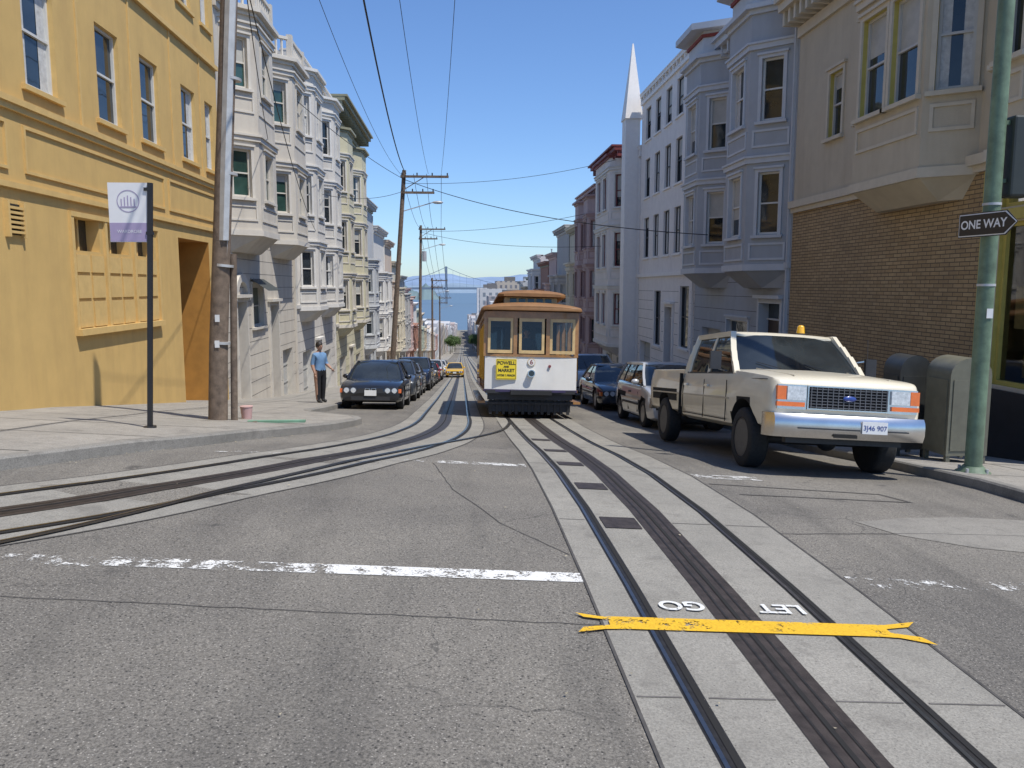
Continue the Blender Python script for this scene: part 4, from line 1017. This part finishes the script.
B.cyl('number_plate',GOLD,(0,.226,1.39),(0,.245,1.39),.095,n=24); B.cyl('number_plate_face',CW,(0,.221,1.39),(0,.227,1.39),.085,n=24)
B.cyl('small_emblem',MAR,(.45,.225,1.3),(.45,.27,1.3),.035)
B.box('buffer',CBL,-.5,.5,.10,.30,.60,.70)
B.box('pilot',PLA,-1.02,1.02,.55,.62,.16,.44); 
for k in range(13): B.box('pilot_slats',CBL,-1.0+k*.16,-.93+k*.16,.50,.55,.10,.60)
B.box('pilot_rail',STEEL,-1.05,1.05,.47,.50,.34,.40)
B.box('truck_frame',PLA,-.75,.75,.8,3.0,.28,.55); B.box('truck_frame',PLA,-.75,.75,5.2,7.4,.28,.55)
B.box('underframe_beam',PLA,-1.05,1.05,.42,.55,.46,.62)
for y in (1.1,2.4,5.6,7.0):
    for s_ in (-1,1): B.lathe_x('wheels',STEEL,[(-.05,.29),(.05,.29),(.05,.05)],s_*.55,y,.29,20)
e=B.finish((0,0,0))
text('6',.16,MAR,(0,.219,1.39),(R(90),0,0),e,.001,.003)
for s_,sz,z in (('POWELL',.115,1.36),('AND',.06,1.27),('MARKET',.105,1.18),('HYDE & BEACH',.062,1.06)): text(s_,sz,CBL,(-.61,.222,z),(R(90),0,0),e,.001,.003)
place(e,1.65,18.9,8.3)

# ------------------------------------------------------------------ people
SKIN=M('skin',(.38,.22,.15),.55,8,.08); HAIR=M('hair_dark',(.02,.015,.012),.6,30,.3); SHOE=M('shoe_leather',(.02,.02,.02),.5)
def skinmesh(name,V,E,Rr,root,sub=2):
    me=bpy.data.meshes.new(name); me.from_pydata(V,E,[]); o=bpy.data.objects.new(name,me); sc.collection.objects.link(o)
    md=o.modifiers.new('s','SKIN'); md.use_smooth_shade=True
    for i,v in enumerate(me.skin_vertices[0].data):
        r=Rr[i]; v.radius=r if isinstance(r,tuple) else (r,r); v.use_root=(i==root)
    s2=o.modifiers.new('u','SUBSURF'); s2.levels=sub; s2.render_levels=sub
    bpy.context.view_layer.update()
    m2=bpy.data.meshes.new_from_object(o.evaluated_get(bpy.context.evaluated_depsgraph_get()))
    o.modifiers.clear(); o.data=m2
    m2.polygons.foreach_set('use_smooth',[True]*len(m2.polygons))
    return o
def person(name,loc,yaw,shirt,pants,stride=.28,scale=1.0):
    e=bpy.data.objects.new(name,None); sc.collection.objects.link(e)
    V=[(0,0,.93),(0,.005,1.08),(0,.0,1.25),(0,.01,1.40),(0,.015,1.49),(0,-.01,1.56),
       (-.18,.01,1.39),(-.235,.05,1.14),(-.24,-.05,.92),(-.24,-.08,.85),
       (.18,.01,1.39),(.235,-.0,1.14),(.22,-.20,1.02),(.21,-.26,.99),
       (-.105,0,.86),(-.115,-stride*.55,.50),(-.12,-stride*.75,.10),(-.12,-stride*.75-.05,.05),(-.13,-stride*.75-.17,.035),
       (.105,0,.86),(.115,stride*.25,.49),(.12,stride*1.1,.11+stride*.1),(.12,stride*1.1-.04,.05+stride*.06),(.13,stride*1.1-.16,.035)]
    E=[(0,1),(1,2),(2,3),(3,4),(4,5),(3,6),(6,7),(7,8),(8,9),(3,10),(10,11),(11,12),(12,13),(0,14),(14,15),(15,16),(16,17),(17,18),(0,19),(19,20),(20,21),(21,22),(22,23)]
    Rr=[(.18,.13),(.17,.125),(.19,.13),(.16,.10),.06,.055,.078,.062,.038,.03,.078,.062,.038,.03,.115,.088,.07,.055,.045,.115,.088,.07,.055,.045]
    o=skinmesh('body',V,E,Rr,0); me=o.data
    for m_ in (shirt,pants,SKIN,SHOE): me.materials.append(m_)
    for p in me.polygons:
        c=p.center
        if c.z<.095: i=3
        elif c.z>1.475: i=2
        elif abs(c.x)>.175 and c.z<1.13: i=2
        elif c.z<.96: i=1
        else: i=0
        p.material_index=i
    o.parent=e
    b=Bd('head')
    hx,hy,hz=0,-.015,1.645
    b.sphere('skull',SKIN,(hx,hy,hz),.105,(.74,.93,1.12),20,14)
    b.sphere('jaw',SKIN,(hx,hy-.03,hz-.065),.06,(.85,.85,.8))
    b.sphere('nose',SKIN,(hx,hy-.10,hz-.02),.018,(.7,1,1.3)); 
    for s_ in (-1,1):
        b.sphere('ears',SKIN,(s_*.078,hy+.01,hz-.01),.028,(.35,.8,1.2)); b.sphere('eyes',M('eye_dark',(.03,.02,.02),.2),(s_*.03,hy-.09,hz+.005),.011)
    b.sphere('mouth',M('lips',(.35,.12,.1),.5),(0,hy-.083,hz-.062),.02,(1.2,.5,.3))
    b.sphere('hair',HAIR,(hx,hy+.020,hz+.030),.116,(.80,.97,1.02),20,14)
    he=b.finish((0,0,0)); he.parent=e
    for (wx,wy,wz),d in (((-.24,-.08,.85),Vector((0,-.30,-.95))),((.21,-.26,.99),Vector((0,-.92,-.38)))):
        d.normalize(); up=Vector((1,0,0)); side=d.cross(up).normalized(); w0=Vector((wx,wy,wz))
        VV=[tuple(w0),tuple(w0+d*.05),tuple(w0+d*.085)]; EE=[(0,1),(1,2)]
        h=skinmesh('palm',VV,EE,[.024,.03,.028],0,1); h.data.materials.append(SKIN); h.parent=e
        for k,fl_ in enumerate((.062,.072,.068,.052)):
            o0=w0+d*.08+side*(k-1.5)*.018; c1=o0+d*fl_*.45; c2=c1+(d*.8-up*(1 if wx>0 else -1)*.5).normalized()*fl_*.35; c3=c2+(d*.5-up*(1 if wx>0 else -1)*.8).normalized()*fl_*.25
            h=skinmesh('finger',[tuple(o0),tuple(c1),tuple(c2),tuple(c3)],[(0,1),(1,2),(2,3)],[.009,.0085,.008,.007],0,1); h.data.materials.append(SKIN); h.parent=e
        o0=w0+d*.03-side*.02; c1=o0-side*.03+d*.02; c2=c1+d*.03
        h=skinmesh('thumb',[tuple(o0),tuple(c1),tuple(c2)],[(0,1),(1,2)],[.011,.010,.008],0,1); h.data.materials.append(SKIN); h.parent=e
    c=Bd('clothes'); c.cyl('collar',shirt,(0,.012,1.455),(0,.005,1.49),.070,.066)
    ce=c.finish((0,0,0)); ce.parent=e
    e.location=loc; e.rotation_euler=(0,0,yaw); e.scale=(scale,)*3
    return e
person('pedestrian',(-4.0,22.6,G(-4.0,22.6)+.13),R(50),M('blue_shirt',(.13,.24,.40),.8,12,.1,.1),M('black_trousers',(.012,.012,.015),.9,12,.2),.05,.97)
person('cable_car_gripman',(1.68,20.6,G(1.65,20.6)+.55),0,M('dark_uniform',(.05,.06,.09),.8,12,.1),M('uniform_trousers',(.02,.02,.03),.8),.05)

# ------------------------------------------------------------------ street furniture
WOODP=M('weathered_pole_wood',(.17,.125,.09),.9,9,.35,.5,grime=.5)
B=Bd('utility_pole'); x,y=-3.9,12.8; g=G(x,y)+.1
B.loft('pole',WOODP,[[(cx+r*math.cos(a),cy+r*math.sin(a),z) for a in [2*math.pi*i/16 for i in range(16)]] for cx,cy,z,r in ((x,y,g-.2,.15),(x+.07,y,g+1.2,.142),(x+.31,y,4.2,.13),(x+.55,y+.03,7.6,.12),(x+.69,y+.05,9.6,.11))])
B.loft('conduit',GALV,[[(cx+r*math.cos(a),cy+r*math.sin(a),z) for a in [2*math.pi*i/10 for i in range(10)]] for cx,cy,z,r in ((x+.22,y-.05,2.0,.045),(x+.46,y-.06,5.2,.045),(x+.72,y-.04,8.6,.045))])
B.loft('guard',GALV,[[(cx-.01,cy-.13,z),(cx+.07,cy-.165,z),(cx+.14,cy-.12,z),(cx+.1,cy,z)] for cx,cy,z in ((x+.19,y,2.6),(x+.40,y,5.6),(x+.63,y+.05,9.0))],False)
B.loft('base_conduit',WOODP,[[(cx+r*math.cos(a),cy+r*math.sin(a),z) for a in [2*math.pi*i/10 for i in range(10)]] for cx,cy,z,r in ((x+.23,y+.1,g-.2,.055),(x+.33,y+.1,2.4,.055))])
for z in (1.0,2.2,3.6,5.0): 
    cx=x+(z-g)*.083; B.cyl('bands',GALV,(cx,y,z),(cx+.004,y,z+.04),.15)
for k in range(2): B.box('notices',PLATE,x+.06+k*.02,x+.13+k*.02,y-.155,y-.15,.95+k*.4,1.06+k*.4)
B.finish()
PUR=M('sign_purple',(.36,.30,.45),.5,6,.05); POSTK=M('post_black',(.02,.02,.022),.5); SW=M('sign_white',(.75,.75,.75),.45,5,.03)
B=Bd('street_banner_sign'); x,y=-4.1,10.6; g=G(x,y)+.12
B.beam('post',POSTK,(x,y,g),(x+.17,y,3.2),.055,.055); B.cyl('base_flange',POSTK,(x,y,g),(x,y,g+.03),.08)
x+=.155
B.box('panel',SW,x-.51,x-.02,y-.012,y+.012,2.46,3.20); B.box('panel_lower',PUR,x-.505,x-.025,y-.0145,y-.012,2.465,2.70)
B.box('brackets',POSTK,x-.06,x+.02,y-.03,y+.03,3.1,3.14); B.box('brackets',POSTK,x-.06,x+.02,y-.03,y+.03,2.55,2.59)
n=28
for k in range(n):
    a=2*math.pi*k/n;a2=2*math.pi*(k+1)/n; cx,cz=x-.265,2.97
    B.add('emblem_ring',PUR,[(cx+r*math.cos(t_),y-.015,cz+r*math.sin(t_)) for r,t_ in ((.13,a),(.14,a),(.14,a2),(.13,a2))],[(0,1,2,3)])
for k in range(5): B.box('emblem_bars',PUR,cx-.09+k*.04,cx-.078+k*.04,y-.0155,y-.013,2.91,3.04-abs(k-2)*.02)
B.box('emblem_bars',PUR,cx-.10,cx+.10,y-.0157,y-.013,2.89,2.905)
e=B.finish(); text('WARDROBE',.055,SW,(x-.265-e.location.x,y-.0175-e.location.y,2.59-e.location.z),(R(90),0,0),e)
def upole(x,y,h,lean,arm):
    B=Bd('utility_pole'); g=G(x,y)
    B.cyl('pole',WOODP,(x,y,g-.3),(x+lean,y,g+h),.16,.11)
    tx=lambda z: x+lean*(z/h)
    for k,(dz,l) in enumerate(((.35,arm),(1.2,arm*.7))):
        B.box('crossarms',WOODP,tx(h)-.2,tx(h)-.2+l,y-.2,y-.09,g+h-dz-.06,g+h-dz+.06)
        for j in range(4): xx=tx(h)-.12+j*(l-.15)/3; B.cyl('insulators',PLA,(xx,y-.14,g+h-dz+.06),(xx,y-.14,g+h-dz+.2),.035,n=8)
    B.beam('brace',WOODP,(tx(h)+.05,y-.12,g+h-1.0),(tx(h)+arm*.4,y-.14,g+h-.4),.04)
    if h>13: B.cyl('transformer',GALV,(tx(h-2.8)+.35,y-.1,g+h-3.2),(tx(h-2.8)+.35,y-.1,g+h-2.3),.2)
    B.beam('lamp_arm',GALV,(tx(h-2),y,g+h-2.2),(tx(h-2)+1.7,y,g+h-1.7),.05); B.sphere('lamp_head',GALV,(tx(h-2)+1.95,y,g+h-1.7),.25,(1.2,.5,.35))
    B.finish()
    return (tx(h),y,g+h-.3)
p1=upole(-4.0,44.5,11.9,.95,2.6); p2=upole(-3.9,73,13.8,.3,2.4); p3=upole(-3.9,105,12,.1,2.2); p4=upole(-3.9,140,12,.1,2.2)
WIRE=M('wire_black',(.015,.015,.015),.6)
def wire(name,a,b,sag,r=.012):
    c=bpy.data.curves.new(name,'CURVE'); c.dimensions='3D'; c.bevel_depth=r; c.bevel_resolution=1
    s=c.splines.new('POLY'); n=24; s.points.add(n)
    for i in range(n+1):
        t=i/n; s.points[i].co=(a[0]+(b[0]-a[0])*t,a[1]+(b[1]-a[1])*t,a[2]+(b[2]-a[2])*t-4*sag*t*(1-t),1)
    o=bpy.data.objects.new(name,c); sc.collection.objects.link(o); c.materials.append(WIRE)
wire('overhead_wire',(-3.25,12.85,9.4),(p1[0]-.1,p1[1],p1[2]),.9,.008)
wire('overhead_wire',(-1.55,5,9.5),(p1[0]+.1,44.4,p1[2]+.1),1.3,.022)
wire('overhead_wire',(-1.2,8,9.8),(p1[0]+1.3,44.4,p1[2]+.1),.9,.008)
wire('overhead_wire',(.35,9,10.4),(p1[0]+2.0,44.4,p1[2]+.1),.8,.008)
for o_ in (-.1,.5,1.2,2.0):
    wire('overhead_wire',(p1[0]+o_,44.4,p1[2]+.1),(p2[0]+o_*.9,72.9,p2[2]+.1),.6,.013)
    wire('overhead_wire',(p2[0]+o_*.9,72.9,p2[2]+.1),(p3[0]+o_*.9,104.9,p3[2]+.1),.6,.016)
    wire('overhead_wire',(p3[0]+o_*.9,104.9,p3[2]+.1),(p4[0]+o_*.9,139.9,p4[2]+.1),.6,.02)
wire('service_wire',(p1[0],44.4,p1[2]-.2),(8.2,26.5,3.6),.5,.017)
wire('service_wire',(p1[0],44.4,p1[2]-.4),(8.3,43.2,8.6),.4,.012)
wire('service_wire',(p2[0],72.9,p2[2]-.2),(8.3,52,6.6),.4,.015)
wire('service_wire',(p2[0],72.9,p2[2]-.3),(8.3,46,4.2),.5,.015)
wire('service_wire',(p1[0],44.4,p1[2]-.2),(-6.2,31.8,8.9),.2,.013)
wire('service_wire',(p1[0],44.4,p1[2]-.8),(-6.2,37,6),.3,.012)
wire('service_wire',(-3.35,12.8,8.0),(-6.1,26.5,6.5),.3,.010)
wire('service_wire',(-3.35,12.8,7.2),(-6.1,34.5,4.2),.6,.010)
GRN=M('pole_green_paint',(.13,.19,.12),.55,5,.35,.2,grime=.6); SIGB=M('sign_black_face',(.02,.02,.022),.4,5,.1)
B=Bd('traffic_signal_pole'); x,y=6.62,9.75; g=G(x,y)+.12
B.cyl('shaft',GRN,(x,y,g),(x,y,9.5),.105,.085,20); B.cyl('collar',GRN,(x,y,g+.02),(x,y,g+.10),.18,.12,20); B.cyl('collar',GRN,(x,y,g),(x,y,g+.02),.21,n=20)
for k in range(4):
    a=k*math.pi/2+.6; B.cyl('bolts',GALV,(x+.17*math.cos(a),y+.17*math.sin(a),g+.02),(x+.17*math.cos(a),y+.17*math.sin(a),g+.08),.02,n=6)
SH=M('signal_housing_dark',(.03,.035,.03),.5,5,.1)
for z in (3.9,3.2): B.beam('signal_bracket',GRN,(x,y,z),(x+.35,y-.02,z),.05)
B.box('signal_housing',SH,x+.14,x+.46,y-.12,y+.14,3.00,3.98); B.bev['signal_housing']=.03
for k,z in enumerate((3.82,3.50,3.18)):
    B.cyl('signal_visors',SIGB,(x+.46,y+.01,z),(x+.62,y+.01,z-.01),.12,n=16,smooth=True)
for z in (1.9,2.9): B.cyl('bands',GALV,(x,y,z),(x,y,z+.03),.108,n=20)
B.box('pole_stickers',PLATE,x-.04,x+.04,y-.112,y-.106,1.5,1.62)
B.finish((x,y,g))
B=Bd('one_way_sign')
def plate(part,mat,k,y):
    w,h=.45-k,.15-k
    pts=[(-w,-h),(w-.16,-h),(w,0),(w-.16,h),(-w,h)]
    B.add(part,mat,[(a,y,b) for a,b in pts]+[(a,y+.004,b) for a,b in pts],[(0,1,2,3,4),(9,8,7,6,5)]+[(i,(i+1)%5,5+(i+1)%5,5+i) for i in range(5)])
plate('back_plate',SIGB,0,0); plate('white_border',SW,.012,-.005); plate('black_face',SIGB,.024,-.010)
B.box('bracket',GALV,-.03,.03,.004,.06,-.08,.08)
e=B.finish((0,0,0)); text('ONE WAY',.15,SW,(-.05,-.012,0),(R(90),0,0),e,0,.003)
e.location=(6.46,9.58,2.66); e.rotation_euler=(0,0,R(-80))
OLV=M('olive_drab_paint',(.15,.145,.105),.45,5,.15,.1,grime=.3)
def relaybox(x,y,w,d,h,name,mat):
    B=Bd(name); g=G(x,y)+.13
    def pr(yy): 
        return [(x-w/2,yy,g+.14),(x+w/2,yy,g+.14)]+[(x+w/2*math.cos(a),yy,g+h-.25+.25*math.sin(a)) for a in [math.pi*i/10 for i in range(11)]]
    B.loft('body',mat,[pr(y-d/2),pr(y+d/2)])
    for a in (-1,1):
        for b_ in (-1,1): B.box('legs',mat,x+a*(w/2-.04)-.03,x+a*(w/2-.04)+.03,y+b_*(d/2-.04)-.03,y+b_*(d/2-.04)+.03,g,g+.16)
    B.box('door',mat,x-w/2+.05,x+w/2-.05,y-d/2-.012,y-d/2,g+.22,g+h-.32); B.box('handle',POSTK,x+w*.28,x+w*.33,y-d/2-.03,y-d/2-.01,g+.7,g+.8)
    B.box('door',mat,x-w/2-.012,x-w/2,y-d/2+.05,y+d/2-.05,g+.22,g+h-.32)
    B.finish()
relaybox(7.35,11.3,.62,.60,1.58,'relay_mailbox',OLV)
relaybox(7.02,12.1,.50,.5,1.62,'collection_mailbox',M('dark_box_paint',(.04,.042,.04),.45,5,.2))
B=Bd('green_board'); x,y=-2.9,12.7; g=G(x,y)+.14; B.box('plank',M('green_plank',(.16,.30,.20),.6,5,.2),x-.5,x+.4,y-.03,y+.05,g,g+.035); B.box('cleats',WOODP,x-.4,x-.34,y-.08,y+.08,g-.005,g+.03); B.finish()
B=Bd('pink_bucket'); x,y=-3.60,13.4; g=G(x,y)+.13; B.cyl('pail',M('pink_plastic',(.50,.32,.30),.6),(x,y,g),(x,y,g+.2),.08,.10); B.cyl('rim',M('pink_rim',(.55,.36,.33),.5),(x,y,g+.2),(x,y,g+.215),.108); B.finish()
r=random.Random(5); V=[];F=[]
for k in range(200):
    if k%3: yy_=r.uniform(7.5,17); xx=interp(LK,yy_)+r.uniform(.03,.25)
    else: xx=r.uniform(-3,6); yy_=r.uniform(2.5,12)
    s_=r.uniform(.004,.012); a=r.uniform(0,6.28); z=G(xx,yy_)+.02
    i=len(V); V+=[(xx+s_*math.cos(a+q),yy_+s_*math.sin(a+q),z+r.uniform(-.004,.006)) for q in (0,1.4,3,4.6)]; F.append((i,i+1,i+2,i+3))
B=Bd('street_litter'); B.add('scraps',M('litter',(.30,.26,.18),.8,8,.5),V,F); B.finish((0,0,0))

# ------------------------------------------------------------------ light, sky, camera
EL=R(63); AZ=math.atan2(.80,-.60)
w=bpy.data.worlds.new('World'); sc.world=w; w.use_nodes=True; nt=w.node_tree
bgn=nt.nodes['Background']; sk=nt.nodes.new('ShaderNodeTexSky'); sk.sky_type='NISHITA'; sk.sun_disc=False
sk.sun_elevation=EL; sk.sun_rotation=AZ; sk.altitude=50; sk.air_density=1.0; sk.dust_density=.3; sk.ozone_density=3.2
hs=nt.nodes.new('ShaderNodeMix'); hs.data_type='RGBA'; hs.blend_type='MULTIPLY'; hs.inputs[0].default_value=1
hs.inputs[7].default_value=(.80,.97,1.22,1)
nt.links.new(sk.outputs[0],hs.inputs[6]); nt.links.new(hs.outputs[2],bgn.inputs[0]); bgn.inputs[1].default_value=.135
sd=bpy.data.lights.new('sun','SUN'); sd.energy=4.9; sd.angle=R(.53); sd.color=(1,.955,.88)
so=bpy.data.objects.new('sun',sd); sc.collection.objects.link(so)
dv=Vector((math.sin(AZ)*math.cos(EL),math.cos(AZ)*math.cos(EL),math.sin(EL)))
so.rotation_euler=(-dv).to_track_quat('-Z','Y').to_euler(); so.location=(20,-15,40)
cd=bpy.data.cameras.new('camera'); cam=bpy.data.objects.new('camera',cd); sc.collection.objects.link(cam)
cd.sensor_width=36; cd.lens=28; cd.clip_end=80000; cd.clip_start=.05
cam.location=(0,0,1.9); cam.rotation_euler=(R(83),0,R(-3.6)); sc.camera=cam
sc.view_settings.view_transform='Standard'; sc.view_settings.look='None'; sc.view_settings.exposure=0
